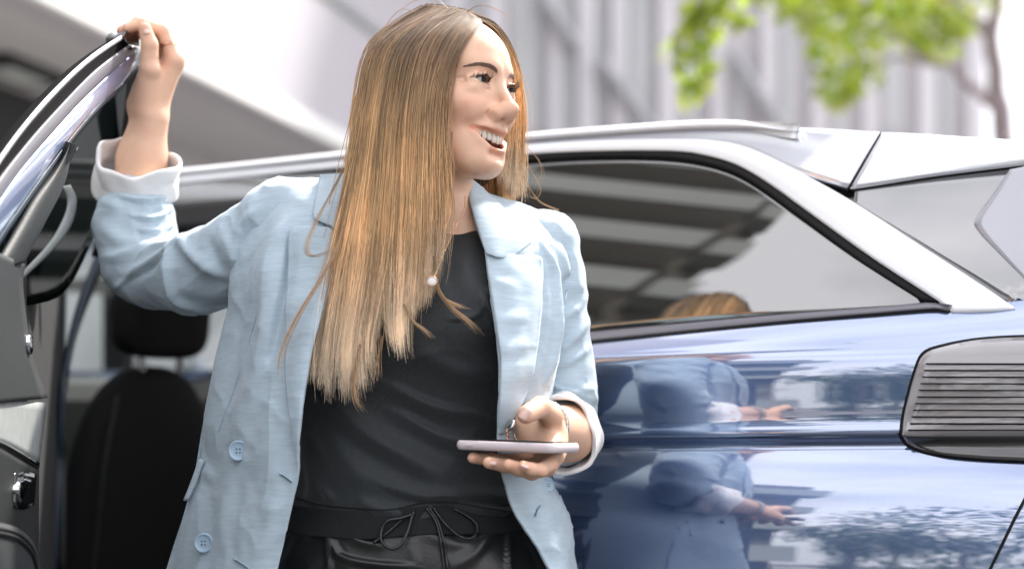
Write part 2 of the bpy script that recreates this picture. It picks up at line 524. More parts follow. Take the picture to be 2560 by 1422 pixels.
# ------------------------------------------------------------------ trees
def leaf_cloud(clumps, n, size, seed, droop=0.3):
    r = np.random.default_rng(seed)
    V, F, C = [], [], []
    cl = np.array([c for c, _ in clumps]); rad = np.array([q for _, q in clumps])
    w = rad ** 1.1; w = w / w.sum()
    for i in range(n):
        k = r.choice(len(cl), p=w)
        v = r.normal(size=3); v /= np.linalg.norm(v)
        c = cl[k] + v * rad[k] * (r.random() ** 0.45)
        a = r.normal(size=3); a[2] -= droop; a /= np.linalg.norm(a)
        t = np.cross(a, r.normal(size=3)); t /= np.linalg.norm(t)
        u = np.cross(a, t)
        s = size * r.uniform(0.6, 1.25)
        pts = [c, c + a * s * .35 + t * s * .32 + u * s * .08, c + a * s, c + a * s * .35 - t * s * .32 + u * s * .08]
        b0 = len(V); V += pts; F += [(b0, b0 + 1, b0 + 2), (b0, b0 + 2, b0 + 3)]
        g = r.uniform(0.6, 1.35); C += [(g * r.uniform(.85, 1.15), g, g * r.uniform(.6, 1.1))] * 4
    return np.array(V), np.array(F), np.array(C)

def branchy(mb, p0, p1, r0, r1, seed, wob=0.1):
    r = np.random.default_rng(seed)
    p0, p1 = np.asarray(p0, float), np.asarray(p1, float)
    L = np.linalg.norm(p1 - p0)
    pts = [p0 + (p1 - p0) * t + (r.normal(size=3) * wob * L * math.sin(math.pi * t)) for t in np.linspace(0, 1, 6)]
    mb.tube(pts, list(np.linspace(r0, r1, 6)), 8, 16)
    return pts

# right-hand tree with the visible leaning trunk
ta = thing('street_tree', 'slim tree with leaning trunk and fresh green leaves at the right edge', 'tree', (4.6, 11.0, 0.13))
DT = 13.4
b = MB()
branchy(b, (4.25, 11.0, 0.0), P(2505, 320, DT), 0.13, 0.085, 3, 0.01)
branchy(b, P(2505, 320, DT), P(2478, 90, DT), 0.085, 0.06, 4, 0.02)
branchy(b, P(2478, 90, DT), P(2560, -420, DT), 0.06, 0.03, 5, 0.04)
b.build('trunk', M['bark'], ta, True)
b = MB()
branchy(b, P(2500, 285, DT), P(2380, 165, DT - 0.3), 0.045, 0.03, 6, 0.03)
branchy(b, P(2380, 165, DT - 0.3), P(2180, 60, DT - 0.8), 0.03, 0.012, 7, 0.05)
branchy(b, P(2380, 165, DT - 0.3), P(2060, 150, DT - 1.0), 0.022, 0.008, 8, 0.05)
branchy(b, P(2478, 90, DT), P(2200, -160, DT - 0.5), 0.045, 0.015, 9, 0.05)
branchy(b, P(2478, 60, DT), P(2300, 40, DT - 0.2), 0.03, 0.012, 10, 0.05)
b.build('limb', M['bark'], ta, True)
cl = [(P(x, y, DT - 0.6 + dz), r) for x, y, r, dz in [
    (2060, 130, .17, -.4), (2075, 195, .13, -.4), (2050, 60, .15, -.2), (2130, 90, .22, 0), (2165, 175, .17, -.3), (2150, 10, .22, .2), (2095, 10, .18, 0),
    (2230, 60, .2, .3), (2300, 100, .18, .2), (2350, 110, .16, 0), (2260, 20, .2, -.3), (2330, 30, .16, .2), (2010, 20, .16, 0), (1960, 0, .14, 0), (2390, 60, .12, 0),
    (1900, -30, .16, 0), (2200, -60, .4, 0), (2350, -90, .5, .3), (2050, -90, .4, 0), (2500, -150, .6, .5), (2330, -300, .8, 0), (2560, -420, .8, 0), (2135, 225, .09, -.3), (2085, 245, .07, -.3)]]
V, F, C = leaf_cloud(cl, 1900, 0.115, 21)
tag(mesh('crown', V, F, M['leaf'], ta, False, C), kind='stuff')

# nearer tree whose drooping branch hangs in from above
tb = thing('linden_tree', 'nearer tree with a drooping sprig of bright green leaves hanging in from the top', 'tree', (3.4, 6.2, 0.13))
DB = 7.6
b = MB(); branchy(b, (4.0, 6.3, 0), (3.9, 6.2, 3.4), 0.15, 0.1, 12, 0.01); branchy(b, (3.9, 6.2, 3.4), (3.6, 6.4, 5.6), 0.1, 0.05, 13, 0.03); b.build('trunk', M['bark'], tb, True)
b = MB()
branchy(b, (3.9, 6.2, 3.4), P(1960, -330, DB + .3), 0.05, 0.025, 14, 0.05)
branchy(b, P(1960, -330, DB + .3), P(1770, -60, DB), 0.022, 0.009, 15, 0.05)
branchy(b, P(1770, -60, DB), P(1725, 200, DB), 0.008, 0.003, 16, 0.04)
branchy(b, P(1770, -40, DB), P(1850, 40, DB), 0.006, 0.003, 17, 0.04)
b.build('limb', M['bark'], tb, True)
cl = [(P(x, y, DB + dz), r) for x, y, r, dz in [
    (1740, 10, .055, 0), (1770, 40, .06, .05), (1800, 10, .06, 0), (1835, 45, .05, -.05), (1860, 55, .025, 0), (1780, 75, .045, 0), (1730, 60, .05, .05),
    (1700, 95, .04, 0), (1690, 130, .04, .03), (1720, 140, .045, -.04), (1745, 110, .035, 0), (1760, 165, .035, 0), (1700, 170, .03, 0), (1765, 190, .03, 0),
    (1725, 205, .03, 0), (1745, 215, .03, .02), (1765, 228, .02, 0), (1705, 235, .018, 0), (1790, -60, .12, 0), (1850, -120, .2, 0), (1960, -330, .5, .2), (2200, -420, .6, .5), (2400, -700, .9, 0.2)]]
V, F, C = leaf_cloud(cl, 1500, 0.070, 22, 0.6)
tag(mesh('crown', V, F, M['leaf'], tb, False, C), kind='stuff')

# ------------------------------------------------------------------ across the street (mirrored in the car)
ab = thing('apartment_block', 'tall apartment block with stacked balconies across the street, mirrored in the side of the car', 'building', (-18, -9, 0))
_a = math.atan(0.85)                                     # its front faces the car obliquely
BE = -math.sin(_a) * CU + math.cos(_a) * CN               # away from the car
BL = np.array([-BE[1], BE[0], 0.0])
if BL @ CU < 0: BL = -BL
BR = np.stack([BL, BE, CZ], 1)
BO = CO + BE * 19.0
def bb(x0, x1, y0, y1, z0, z1): 
    q = MB(); q.box(x0, x1, y0, y1, z0, z1, BR, BO); return q
bb(-40, -0.3, 1.6, 9, 0, 44).build('block_wall', M['concrete_dark'], ab)
bb(-0.29, 0.9, 1.6, 8.8, 0, 28).build('side_wing', M['concrete_dark'], ab)
bb(0.91, 2.3, 1.6, 8.7, 0, 20.5).build('low_wing', M['concrete_dark'], ab)
bb(2.31, 8.2, 1.6, 8.6, 0, 12.4).build('podium', M['concrete_dark'], ab)
for fl in range(14):
    z = 0.8 + fl * 3.0
    for k in range(5):
        x1 = -k * 6.4; x0 = x1 - 6.0
        bl = bb(x0, x1, 0, 0.15, z, z + 1.2).build('balcony_front', M['balcony'], ab)
        bb(x0, x1, 0.152, 1.598, z, z + 0.2).build('slab', M['concrete'], bl)
    if fl < 9:
        e_ = 8.5 if fl < 4 else 2.5 if fl < 6 else 1.1
        bb(0.25, e_, 0.5, 1.598, z + 0.25, z + 1.35).build('wing_balcony', M['balcony'], ab)
for k in range(5):
    bb(-6.36 - k * 6.4, -6.04 - k * 6.4, 0.2, 1.597, 0, 43.5).build('pier', M['concrete'], ab)

def street_tree(name, label, base, h, seed, dark=True, rad=1.0, n=1500):
    t = thing(name, label, 'tree', tuple(base), 'trees across the street')
    base = np.asarray(base, float)
    b = MB(); branchy(b, base, base + (0, 0, h * .45), .16, .12, seed, .01)
    r = np.random.default_rng(seed)
    cl = []
    for k in range(9):
        q = base + np.array([r.normal() * .9 * rad, r.normal() * .9 * rad, h * r.uniform(.34, .95)])
        branchy(b, base + (0, 0, h * .42), q, .07, .02, seed + k, .08)
        cl.append((q, rad * r.uniform(.5, 1.0)))
    b.build('trunk', M['bark'], t, True)
    V, F, C = leaf_cloud(cl, n, 0.3, seed)
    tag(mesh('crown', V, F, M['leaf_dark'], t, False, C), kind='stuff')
    return t
for k, (dx, dy, dist, h, rd) in enumerate([(-.70, -.72, 24, 5.6, 1.5), (-.60, -.80, 21, 6.2, 1.7), (-.45, -.89, 19, 7.5, 1.9), (-.66, -.75, 34, 5.6, 1.9), (-.2, -.98, 22, 8.5, 2.2)]):
    base = np.array([0.6 + dx * dist, 0.1 + dy * dist, 0.0])
    street_tree('roadside_tree', ['rounded dark tree mirrored low in the rear wing', 'broad dark tree mirrored beside the panel gap', 'tall dark tree mirrored in the tail lamp',
                                  'far low dark tree mirrored next to the apartment block', 'tallest dark tree behind the camera'][k], base, h, 40 + k * 20, rad=rd)

hg = thing('hedge', 'long clipped dark hedge behind the camera, low in the mirrored street', 'hedge', (-8, -25, 0))
hq = np.random.default_rng(4)
hcl = [(np.array([-21 + 1.1 * i, -21.0 - .12 * i + hq.normal() * .2, .5 + .5 * hq.random()]), .75) for i in range(26)]
V, F, C = leaf_cloud(hcl, 2600, 0.28, 77)
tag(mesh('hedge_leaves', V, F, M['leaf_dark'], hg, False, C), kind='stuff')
b = MB()
for i in range(26): b.tube([(-21 + 1.1 * i, -21.0 - .12 * i, 0), (-21 + 1.1 * i, -21.0 - .12 * i, .8)], .03, 6)
b.build('stem', M['bark'], hg)
# ------------------------------------------------------------------ car materials
def paint(name, base, metal=0.55, rough=0.32, flake=0.25):
    m, b, N, L = new_mat(name)
    tc = N.new('ShaderNodeTexCoord')
    vo = N.new('ShaderNodeTexVoronoi'); vo.inputs['Scale'].default_value = 1400
    L.new(tc.outputs['Object'], vo.inputs['Vector'])
    mx = N.new('ShaderNodeMix'); mx.data_type = 'RGBA'
    mx.inputs['A'].default_value = tuple(c * (1 - flake) for c in base) + (1,)
    mx.inputs['B'].default_value = tuple(min(1, c * (1 + 2 * flake)) for c in base) + (1,)
    L.new(vo.outputs['Distance'], mx.inputs['Factor'])
    L.new(mx.outputs['Result'], b.inputs['Base Color'])
    no = N.new('ShaderNodeTexNoise'); no.inputs['Scale'].default_value = 55; no.inputs['Detail'].default_value = 2
    L.new(tc.outputs['Object'], no.inputs['Vector'])
    bp = N.new('ShaderNodeBump'); bp.inputs['Strength'].default_value = 0.05; bp.inputs['Distance'].default_value = 0.0004
    L.new(no.outputs['Fac'], bp.inputs['Height']); L.new(bp.outputs['Normal'], b.inputs['Coat Normal'])
    b.inputs['Metallic'].default_value = metal
    b.inputs['Roughness'].default_value = rough
    b.inputs['Coat Weight'].default_value = 1.0
    b.inputs['Coat Roughness'].default_value = 0.01
    b.inputs['Coat IOR'].default_value = 3.2
    return m
M['blue'] = paint('metallic_blue_paint', (0.10, 0.16, 0.33), 0.8, 0.24)
M['frame_paint'] = paint('sky_lit_frame_paint', (0.26, 0.32, 0.52), 0.5, 0.3, 0.1)  # car blue made paler, standing in for sky mirrored on the frame
M['channel'] = mat('black_channel', (0.004, 0.004, 0.0045), 0.7, var=0.3, scale=200, bump=0.2, bscale=600, spec=0.06)
M['shaded_blue'] = mat('shadow_blue_paint', (0.012, 0.03, 0.05), 0.4, var=0.05)  # car blue darkened into a shaded copy for jamb and frame edge
M['silver_paint'] = paint('silver_paint', (0.74, 0.76, 0.84), 0.6, 0.3, 0.05)
M['satin'] = mat('satin_aluminium', (0.86, 0.87, 0.89), 0.34, metal=0.2, var=0.02)
M['chrome'] = mat('chrome', (0.75, 0.76, 0.78), 0.08, metal=1.0, var=0.02)
M['gloss_black'] = mat('gloss_black', (0.012, 0.012, 0.013), 0.04, var=0.1, coat=0.5)
M['rubber'] = mat('black_rubber', (0.010, 0.0105, 0.011), 0.6, var=0.2, scale=80, bump=0.2, bscale=500, spec=0.2)
M['seal_grey'] = mat('grey_seal', (0.17, 0.165, 0.19), 0.35, var=0.05)
M['plastic'] = mat('dark_plastic', (0.016, 0.018, 0.018), 0.5, var=0.15, scale=40, bump=0.3, bscale=700, bdist=0.0006)
M['leather_grey'] = mat('grey_leatherette', (0.022, 0.025, 0.026), 0.55, var=0.15, scale=40, bump=0.3, bscale=420, bdist=0.001)
M['cloth_grey'] = mat('grey_inlay', (0.30, 0.32, 0.31), 0.6, var=0.2, scale=60, bump=0.4, bscale=500, bdist=0.0006)
M['seat'] = mat('black_seat_cloth', (0.006, 0.006, 0.0065), 0.8, var=0.2, scale=30, bump=0.3, bscale=500)
M['headliner'] = mat('headliner', (0.05, 0.05, 0.05), 0.9, var=0.1)
M['lens'] = mat('tail_lamp_lens', (0.32, 0.30, 0.31), 0.05, var=0.05, coat=1.0, coat_rough=0.01)
M['lens_dark'] = mat('tail_lamp_dark', (0.03, 0.028, 0.028), 0.05, var=0.05, coat=1.0, coat_rough=0.01)
M['tyre'] = mat('tyre_rubber', (0.02, 0.02, 0.02), 0.85, var=0.2, bump=0.3)
for k_ in ('lens', 'lens_dark'): M[k_].node_tree.nodes['Principled BSDF'].inputs['Coat IOR'].default_value = 1.7
def glassy(name, col, ior):
    m = mat(name, col, 0.015, var=0.05)
    m.node_tree.nodes['Principled BSDF'].inputs['IOR'].default_value = ior
    return m
M['tint_glass'] = glassy('tinted_glass', (0.014, 0.014, 0.013), 2.9)
M['door_glass'] = glassy('door_glass', (0.005, 0.007, 0.007), 1.45)
M['door_glass'].node_tree.nodes['Principled BSDF'].inputs['Specular IOR Level'].default_value = 0.03
M['gloss_panel'] = glassy('gloss_pillar_panel', (0.06, 0.06, 0.066), 3.2)
def clear_glass(name):
    m, b, N, L = new_mat(name)
    tr = N.new('ShaderNodeBsdfTransparent'); tr.inputs['Color'].default_value = (.86, .89, .88, 1)
    gl = N.new('ShaderNodeBsdfGlossy'); gl.inputs['Roughness'].default_value = .01
    fr = N.new('ShaderNodeLayerWeight'); fr.inputs['Blend'].default_value = .10
    ms = N.new('ShaderNodeMixShader'); L.new(fr.outputs['Facing'], ms.inputs['Fac']); L.new(tr.outputs['BSDF'], ms.inputs[1]); L.new(gl.outputs['BSDF'], ms.inputs[2])
    L.new(ms.outputs['Shader'], N['Material Output'].inputs['Surface']); return m
M['clear_glass'] = clear_glass('clear_glass')
M['rear_glass'] = glassy('rear_glass_pale_reflection', (0.42, 0.42, 0.47), 2.0)  # pale base colour stands in for brightness mirrored in the rear glass

# ------------------------------------------------------------------ side surface of the car
_pz = np.array([0.20, 0.45, 0.65, 0.80, 0.90, 0.97, 1.02, 1.045, 1.056, 1.061, 1.066, 1.072, 1.10, 1.14, 1.175, 1.195, 1.206, 1.216])
_po = np.array([-.03, .020, .050, .066, .0665, .059, .046, .0365, .0315, .029, .030, .0405, .0435, .0435, .0415, .0370, .0315, .0220])
_pm = np.gradient(_po, _pz)
def prof(z):
    z = np.clip(z, _pz[0], _pz[-1])
    i = np.clip(np.searchsorted(_pz, z, side='right') - 1, 0, len(_pz) - 2)
    h = _pz[i + 1] - _pz[i]; t = (z - _pz[i]) / h
    return (2*t**3-3*t**2+1)*_po[i] + (t**3-2*t**2+t)*h*_pm[i] + (-2*t**3+3*t**2)*_po[i+1] + (t**3-t**2)*h*_pm[i+1]
def zbelt(s): return 1.241 + 0.063 * s
def plan(s):
    a = np.maximum(0, s - 0.25); b_ = np.maximum(0, s - 0.72)
    c_ = np.maximum(0, -s - 1.4)
    return -0.10 * a ** 2 - 0.9 * b_ ** 2 - 0.03 * c_ ** 2
def side(s, z):
    zc = z - 0.003 - 0.02 * s
    zb = zbelt(s)
    t = np.clip((z - 0.02 * s - 1.206) / np.maximum(zb - 0.02 * s - 1.206, 1e-3), 0, 1)
    low = prof(np.minimum(zc, 1.206)) - t * (0.030 + 0.022 * t)
    up = np.maximum(0, z - zb)
    return low - np.tan(math.radians(21)) * up - 0.25 * up ** 2 + plan(s)
def hit(px, py, extra=0.0):
    px = np.asarray(px, float); py = np.asarray(py, float)
    lo = np.full(px.shape, 1.6); hi = np.full(px.shape, 5.5)
    for _ in range(44):
        d = 0.5 * (lo + hi)
        p = np.stack([(px - 1280) / FP * d, d + CAMY, CAMZ - (py - 1000) / FP * d], -1) - CO
        s = p @ CU; off = p @ CN; z = p[..., 2]
        g = off - side(s, z) - extra > 0
        lo = np.where(g, d, lo); hi = np.where(g, hi, d)
    d = 0.5 * (lo + hi)
    return np.stack([(px - 1280) / FP * d, d + CAMY, CAMZ - (py - 1000) / FP * d], -1)
def loft_px(top, bot, nu, nv):
    a = catmull(top, nu); b = catmull(bot, nu)
    t = np.linspace(0, 1, nv)[None, :, None]
    return a[:, None] * (1 - t) + b[:, None] * t
def on_side(name, top, bot, m, parent, nu=48, nv=10, extra=0.0, thick=0.012, crown=0.0):
    g = loft_px(top, bot, nu, nv)
    ex = extra + crown * np.sin(np.pi * np.linspace(0, 1, nv))[None, :] * np.ones((nu, 1))
    return shell(name, hit(g[..., 0], g[..., 1], ex), thick, m, parent)

carT = thing('parked_car', 'metallic blue car with silver roof rail and its rear side door held open', 'car', tuple(CO + CU * -1.3 - CN * 0.9))

# painted flank: from the rear edge of the door opening round to the rear corner
ss = np.concatenate([np.linspace(-0.10, 0.7, 42), np.linspace(0.715, 1.0, 26)])
zz = np.concatenate([np.linspace(0.74, 1.03, 26), np.linspace(1.036, 1.09, 24), np.linspace(1.095, 1.19, 14), np.linspace(0.001, 1, 16) + 10])
S, K = np.meshgrid(ss, np.arange(len(zz)), indexing='ij')
Z = zz[K]
zb = zbelt(S)
Z = np.where(Z > 5, 1.196 + 0.02 * S + (Z - 10) * (zb - 1.196 - 0.02 * S), Z + 0.003 + 0.02 * S)
shell('quarter_panel', car(S, side(S, Z), Z), 0.004, M['blue'], carT)
# greenhouse pieces
strip_t = [(430, 441), (860, 400), (1300, 362), (1500, 350), (1700, 347), (1800, 352), (1880, 372), (1990, 425), (2130, 503), (2300, 612), (2450, 709), (2537, 768)]
strip_b = [(430, 463), (860, 419), (1300, 386), (1500, 377), (1680, 377), (1760, 387), (1840, 411), (1920, 457), (2020, 529), (2180, 644), (2345, 752), (2378, 777)]
on_side('roof_strip', strip_t, strip_b, M['satin'], carT, 90, 12, 0.004, 0.012, 0.003)
glass_t = [(1130, 416), (1350, 397), (1500, 390), (1650, 392), (1750, 404), (1830, 428), (1900, 468), (2000, 541), (2150, 651), (2308, 752)]
glass_b = [(1130, 866), (1460, 832), (1700, 809), (1900, 791), (2100, 775), (2312, 758)]
surr_t = [(1130, 402), (1350, 384), (1500, 377), (1680, 377), (1760, 387), (1840, 411), (1920, 457), (2020, 529), (2180, 644), (2346, 753)]
on_side('window_surround', surr_t, glass_t, M['rubber'], carT, 70, 4, 0.001, 0.012)
on_side('quarter_window', glass_t, glass_b, M['tint_glass'], carT, 70, 24, -0.004, 0.004)
on_side('belt_trim', [(1130, 865), (1460, 831), (1900, 790), (2200, 766), (2312, 756), (2340, 757)], [(1130, 890), (1460, 853), (1900, 809), (2200, 784), (2330, 774), (2372, 778)], M['seal_grey'], carT, 50, 8, 0.003, 0.012, 0.007)
on_side('belt_seal', [(1130, 889), (1460, 852), (1900, 808), (2200, 783), (2330, 773), (2372, 777)], [(1130, 897), (1460, 859), (1900, 814), (2200, 788), (2330, 778), (2374, 780)], M['rubber'], carT, 50, 3, 0.002, 0.008)
rail_t = [(430, 424), (640, 402), (870, 377), (1100, 355), (1300, 334), (1500, 317), (1700, 303), (1800, 300), (1870, 304), (1915, 314), (1955, 323), (1995, 328)]
rail_b = [(430, 440), (640, 418), (870, 394), (1100, 371), (1300, 351), (1500, 335), (1700, 322), (1800, 319), (1870, 320), (1915, 323), (1955, 327), (1997, 329)]
on_side('roof_rail', rail_t, rail_b, M['satin'], carT, 70, 8, 0.006, 0.012, 0.006)
on_side('roof_side', [(430, 438), (870, 392), (1300, 349), (1700, 321), (1930, 318), (2080, 323), (2199, 331)], [(430, 446), (870, 405), (1300, 366), (1700, 350), (1850, 362), (1990, 428), (2118, 468)], M['silver_paint'], carT, 60, 10, -0.002, 0.012)
on_side('roof_gap', [(2199, 331), (2160, 398), (2117, 470)], [(2206, 332), (2167, 400), (2125, 472)], M['rubber'], carT, 16, 3, -0.003, 0.012)
on_side('spoiler', [(2206, 331), (2300, 335), (2420, 343), (2560, 352), (2640, 362)], [(2126, 472), (2220, 458), (2330, 441), (2470, 424), (2640, 405)], M['silver_paint'], carT, 40, 12, 0.0, 0.02, 0.008)
on_side('spoiler_gap', [(2126, 472), (2220, 458), (2330, 441), (2470, 424), (2560, 413)], [(2136, 478), (2222, 465), (2332, 448), (2470, 430), (2560, 419)], M['rubber'], carT, 30, 3, -0.004, 0.012)
on_side('gloss_pillar', [(2138, 479), (2222, 466), (2332, 449), (2430, 436), (2520, 425), (2580, 418), (2650, 410)],
        [(2134, 505), (2190, 541), (2250, 579), (2300, 611), (2350, 644), (2400, 676), (2450, 708), (2520, 756), (2580, 798), (2650, 848)], M['gloss_panel'], carT, 60, 14, -0.001, 0.012)
on_side('rear_window_edge', [(2524, 424), (2480, 488), (2438, 548), (2445, 575), (2505, 638), (2600, 732)], [(2640, 400), (2640, 470), (2640, 540), (2640, 600), (2640, 660), (2650, 745)], M['rear_glass'], carT, 40, 10, 0.003, 0.003)
# tail lamp with its dark outline and the eleven fine ribs
lam_t = [(2255, 1082), (2262, 1030), (2290, 925), (2312, 884), (2360, 866), (2440, 850), (2540, 843), (2660, 842)]
lam_b = [(2256, 1090), (2275, 1112), (2330, 1130), (2400, 1140), (2480, 1146), (2560, 1150), (2620, 1153), (2660, 1155)]
on_side('tail_lamp_gap', [(2247, 1084), (2255, 1028), (2284, 922), (2307, 878), (2358, 859), (2440, 844), (2540, 837), (2660, 836)],
        [(2248, 1094), (2270, 1118), (2328, 1137), (2400, 1147), (2480, 1153), (2560, 1157), (2620, 1160), (2660, 1162)], M['rubber'], carT, 50, 12, 0.002, 0.006)
lamp = on_side('tail_lamp', lam_t, lam_b, M['lens'], carT, 50, 16, 0.006, 0.01, 0.004)
for i in range(11):
    y = 907 + i * 16.6
    x0 = 2314 - i * 4.4
    g = [(x0, y), ((x0 + 2640) / 2, y + 0.4), (2650, y + 1)]
    q = [(x0, y + 2.6), ((x0 + 2640) / 2, y + 3.0), (2650, y + 3.6)]
    on_side('lamp_rib', g, q, M['channel'], lamp, 40, 2, 0.0128, 0.003)
on_side('lamp_base', [(2259, 1089), (2320, 1089), (2450, 1089), (2660, 1089)], [(2262, 1096), (2330, 1129), (2440, 1144), (2660, 1154)], M['lens_dark'], lamp, 30, 6, 0.0105, 0.003)
on_side('bumper_gap', [(2462, 1440), (2500, 1362), (2540, 1280), (2590, 1190), (2620, 1160)], [(2470, 1440), (2508, 1362), (2548, 1280), (2597, 1192), (2628, 1160)], M['rubber'], carT, 30, 3, 0.0022, 0.004)

# rest of the shell: rear face, far side, roof, front, floor
def sheet(name, fn, us, vs, m, thick=0.01):
    U, W = np.meshgrid(us, vs, indexing='ij')
    return shell(name, fn(U, W), thick, m, carT)
WD = -1.80
def rear_face(u, w):      # u 0..1 across the back, w height
    off0 = side(np.full_like(w, 1.0), w)
    return car(1.0 + 0.10 * np.sin(np.pi * u) - 0.35 * np.maximum(0, w - 1.25), off0 + (WD - 2 * off0) * u, w)
sheet('tailgate', rear_face, np.linspace(0, 1, 16), np.linspace(0.35, 1.24, 14), M['blue'])
sheet('rear_window', rear_face, np.linspace(0.03, 0.97, 16), np.linspace(1.245, 1.52, 8), M['tint_glass'])
rz = lambda u: 1.556 - .025 * u - .10 * np.maximum(0, u) ** 2 - .05 * np.maximum(0, -u - 1.0) ** 2
sheet('roof', lambda u, w: car(u, side(u, rz(u)) - .03 + (WD - 2 * side(u, rz(u)) + .06) * w, rz(u) + 0.035 * np.sin(np.pi * w)), np.linspace(-1.75, 0.80, 24), np.linspace(0, 1, 14), M['silver_paint'], 0.02)
sheet('far_flank', lambda u, w: car(u, WD - side(u, w), w), np.linspace(-3.2, 1.0, 30), np.linspace(0.3, 1.23, 14), M['blue'])
sheet('front_flank', lambda u, w: car(u, side(u, w), w), np.linspace(-3.2, -2.32, 14), np.linspace(0.3, 1.16, 14), M['blue'])
fd = sheet('front_door', lambda u, w: car(u, side(u, w), w), np.linspace(-2.31, -1.215, 20), np.linspace(0.3, 1.20, 16), M['blue'])
g = sheet('front_door_glass', lambda u, w: car(u + 0.55 * np.maximum(0, w - 1.2) * (u < -1.7) , side(u, w), w), np.linspace(-2.2, -1.24, 14), np.linspace(1.215, 1.50, 8), M['door_glass'], 0.005)
sheet('bonnet', lambda u, w: car(u, 0.0 + WD * w, 1.16 - 0.10 * ((-u - 2.3) / 1.2) ** 2 - 0.16 * (2 * w - 1) ** 4 * 0.6), np.linspace(-3.45, -2.32, 12), np.linspace(0, 1, 12), M['blue'])
sheet('windscreen', lambda u, w: car(-2.35 + 0.65 * u, -0.06 - 0.07 * u + (WD + 0.12 + 0.14 * u) * w, 1.16 + 0.37 * u), np.linspace(0, 1, 6), np.linspace(0, 1, 10), M['clear_glass'], 0.005)
b = MB(); b.box(-3.5, -3.25, WD + 0.08, -0.08, 0.3, 1.0, CR, CO); b.build('front_bumper', M['blue'], carT, bevel=0.1)
b = MB(); b.box(-3.2, 0.95, WD + 0.1, -0.06, 0.27, 0.33, CR, CO); b.build('floor_pan', M['plastic'], carT)
b = MB(); b.box(-1.10, -0.12, -0.075, 0.028, 0.28, 0.40, CR, CO); b.build('sill', M['blue'], carT, bevel=0.02)
for s0 in (-2.6, -1.18, -0.2):     # far-side pillars
    b = MB(); b.box(s0 - 0.05, s0 + 0.05, WD + 0.03, WD + 0.07, 1.22, 1.52, CR, CO); b.build('far_pillar', M['rubber'], carT)
b = MB(); b.box(-2.6, 0.6, WD + 0.05, WD + 0.30, 1.475, 1.512, CR, CO); b.build('far_roof_lining', M['headliner'], carT)
b = MB(); b.box(-1.25, 0.5, -0.36, -0.17, 1.475, 1.525, CR, CO); b.build('roof_lining', M['headliner'], carT, bevel=0.01)
b = MB(); b.box(-1.05, -0.45, -0.175, -0.155, 1.40, 1.425, CR, CO); b.build('grab_handle', M['cloth_grey'], carT, bevel=0.008)
b = MB(); b.box(-1.05, -0.2, WD + 0.15, WD + 0.17, 1.36, 1.39, CR, CO); b.build('far_blind', M['cloth_grey'], carT, bevel=0.008)
for s0 in (-2.68, 0.42):
    for off in (-0.12, WD + 0.12):
        w = []
        th = np.linspace(0, 2 * np.pi, 40, endpoint=False)
        prf = [(0.20, -.10), (0.31, -.115), (0.345, -.09), (0.35, 0), (0.345, .09), (0.31, .115), (0.20, .10)]
        G = np.array([[car(s0 + r * math.cos(t), off + o, 0.35 + r * math.sin(t)) for r, o in prf] for t in th])
        V = G.reshape(-1, 3); F = grid_faces(len(prf), 40, True)
        V = G.transpose(1, 0, 2).reshape(-1, 3)
        ty = mesh('wheel', V, F, M['tyre'], carT)
        rb = MB()
        for k in range(5):
            a = 2 * np.pi * k / 5
            rb.tube([car(s0, off + .06, .35), car(s0 + .2 * math.cos(a), off + .07, .35 + .2 * math.sin(a))], .022, 6)
        rb.tube([car(s0 + .2 * math.cos(t), off + .08, .35 + .2 * math.sin(t)) for t in np.linspace(0, 2 * np.pi, 24)], .018, 6)
        rb.build('rim', M['chrome'], ty, True)

# B-pillar with a blue jamb, its shade put into the colour, seen through the gap beside the door
on_side('pillar_jamb', [(268, 540), (236, 640), (198, 740), (168, 850), (150, 960), (138, 1100), (126, 1430)], [(278, 540), (247, 640), (208, 740), (178, 850), (158, 960), (147, 1100), (136, 1430)], M['shaded_blue'], carT, 30, 3, -0.004, 0.012)
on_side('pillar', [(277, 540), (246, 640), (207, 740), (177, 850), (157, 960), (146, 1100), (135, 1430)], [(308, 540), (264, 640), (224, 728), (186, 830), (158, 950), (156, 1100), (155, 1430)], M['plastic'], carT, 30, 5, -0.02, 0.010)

# front seat seen from behind: headrest on two posts, backrest, piping
def blob(name, c, r, R, m, parent, e=3.0, n=28):
    u = np.linspace(-np.pi / 2, np.pi / 2, n); v = np.linspace(-np.pi, np.pi, 2 * n, endpoint=False)
    U, W = np.meshgrid(u, v, indexing='ij')
    f = lambda x: np.sign(x) * np.abs(x) ** (2 / e)
    G = np.stack([r[0] * f(np.cos(U)) * f(np.cos(W)), r[1] * f(np.cos(U)) * f(np.sin(W)), r[2] * f(np.sin(U))], -1)
    V = G.reshape(-1, 3) @ np.asarray(R).T + np.asarray(c)
    return mesh(name, V, grid_faces(n, 2 * n, True), m, parent)
def tilt(a):
    c, s_ = math.cos(a), math.sin(a)
    return CR @ np.array([[c, 0, s_], [0, 1, 0], [-s_, 0, c]])
for nm, off, sx in (('front_seat', -0.52, -1.43), ('front_seat', -1.28, -1.43)):
    hd = blob(nm, car(sx + .02, off, 0.90), (.075, .21, .32), tilt(0.16), M['seat'], carT, 2.5)
    blob('headrest', car(sx + .085, off - .015, 1.318), (.05, .135, .085), tilt(0.1), M['seat'], hd, 3.6)
    for k in (-1, 1):
        tb_ = MB(); tb_.tube([car(sx + .08, off + .063 * k - .015, 1.18), car(sx + .085, off + .063 * k - .015, 1.27)], .009, 10); tb_.build('headrest_post', M['satin'], hd, True)
    tb_ = MB(); tb_.tube([car(sx + .105, off + .15, 1.15), car(sx + .115, off + .2, 1.0), car(sx + .09, off + .21, .75)], .004, 6, 12); tb_.build('piping', M['leather_grey'], hd, True)
    blob('seat_cushion', car(sx - .30, off, 0.52), (.28, .25, .10), CR, M['seat'], hd, 3.4)
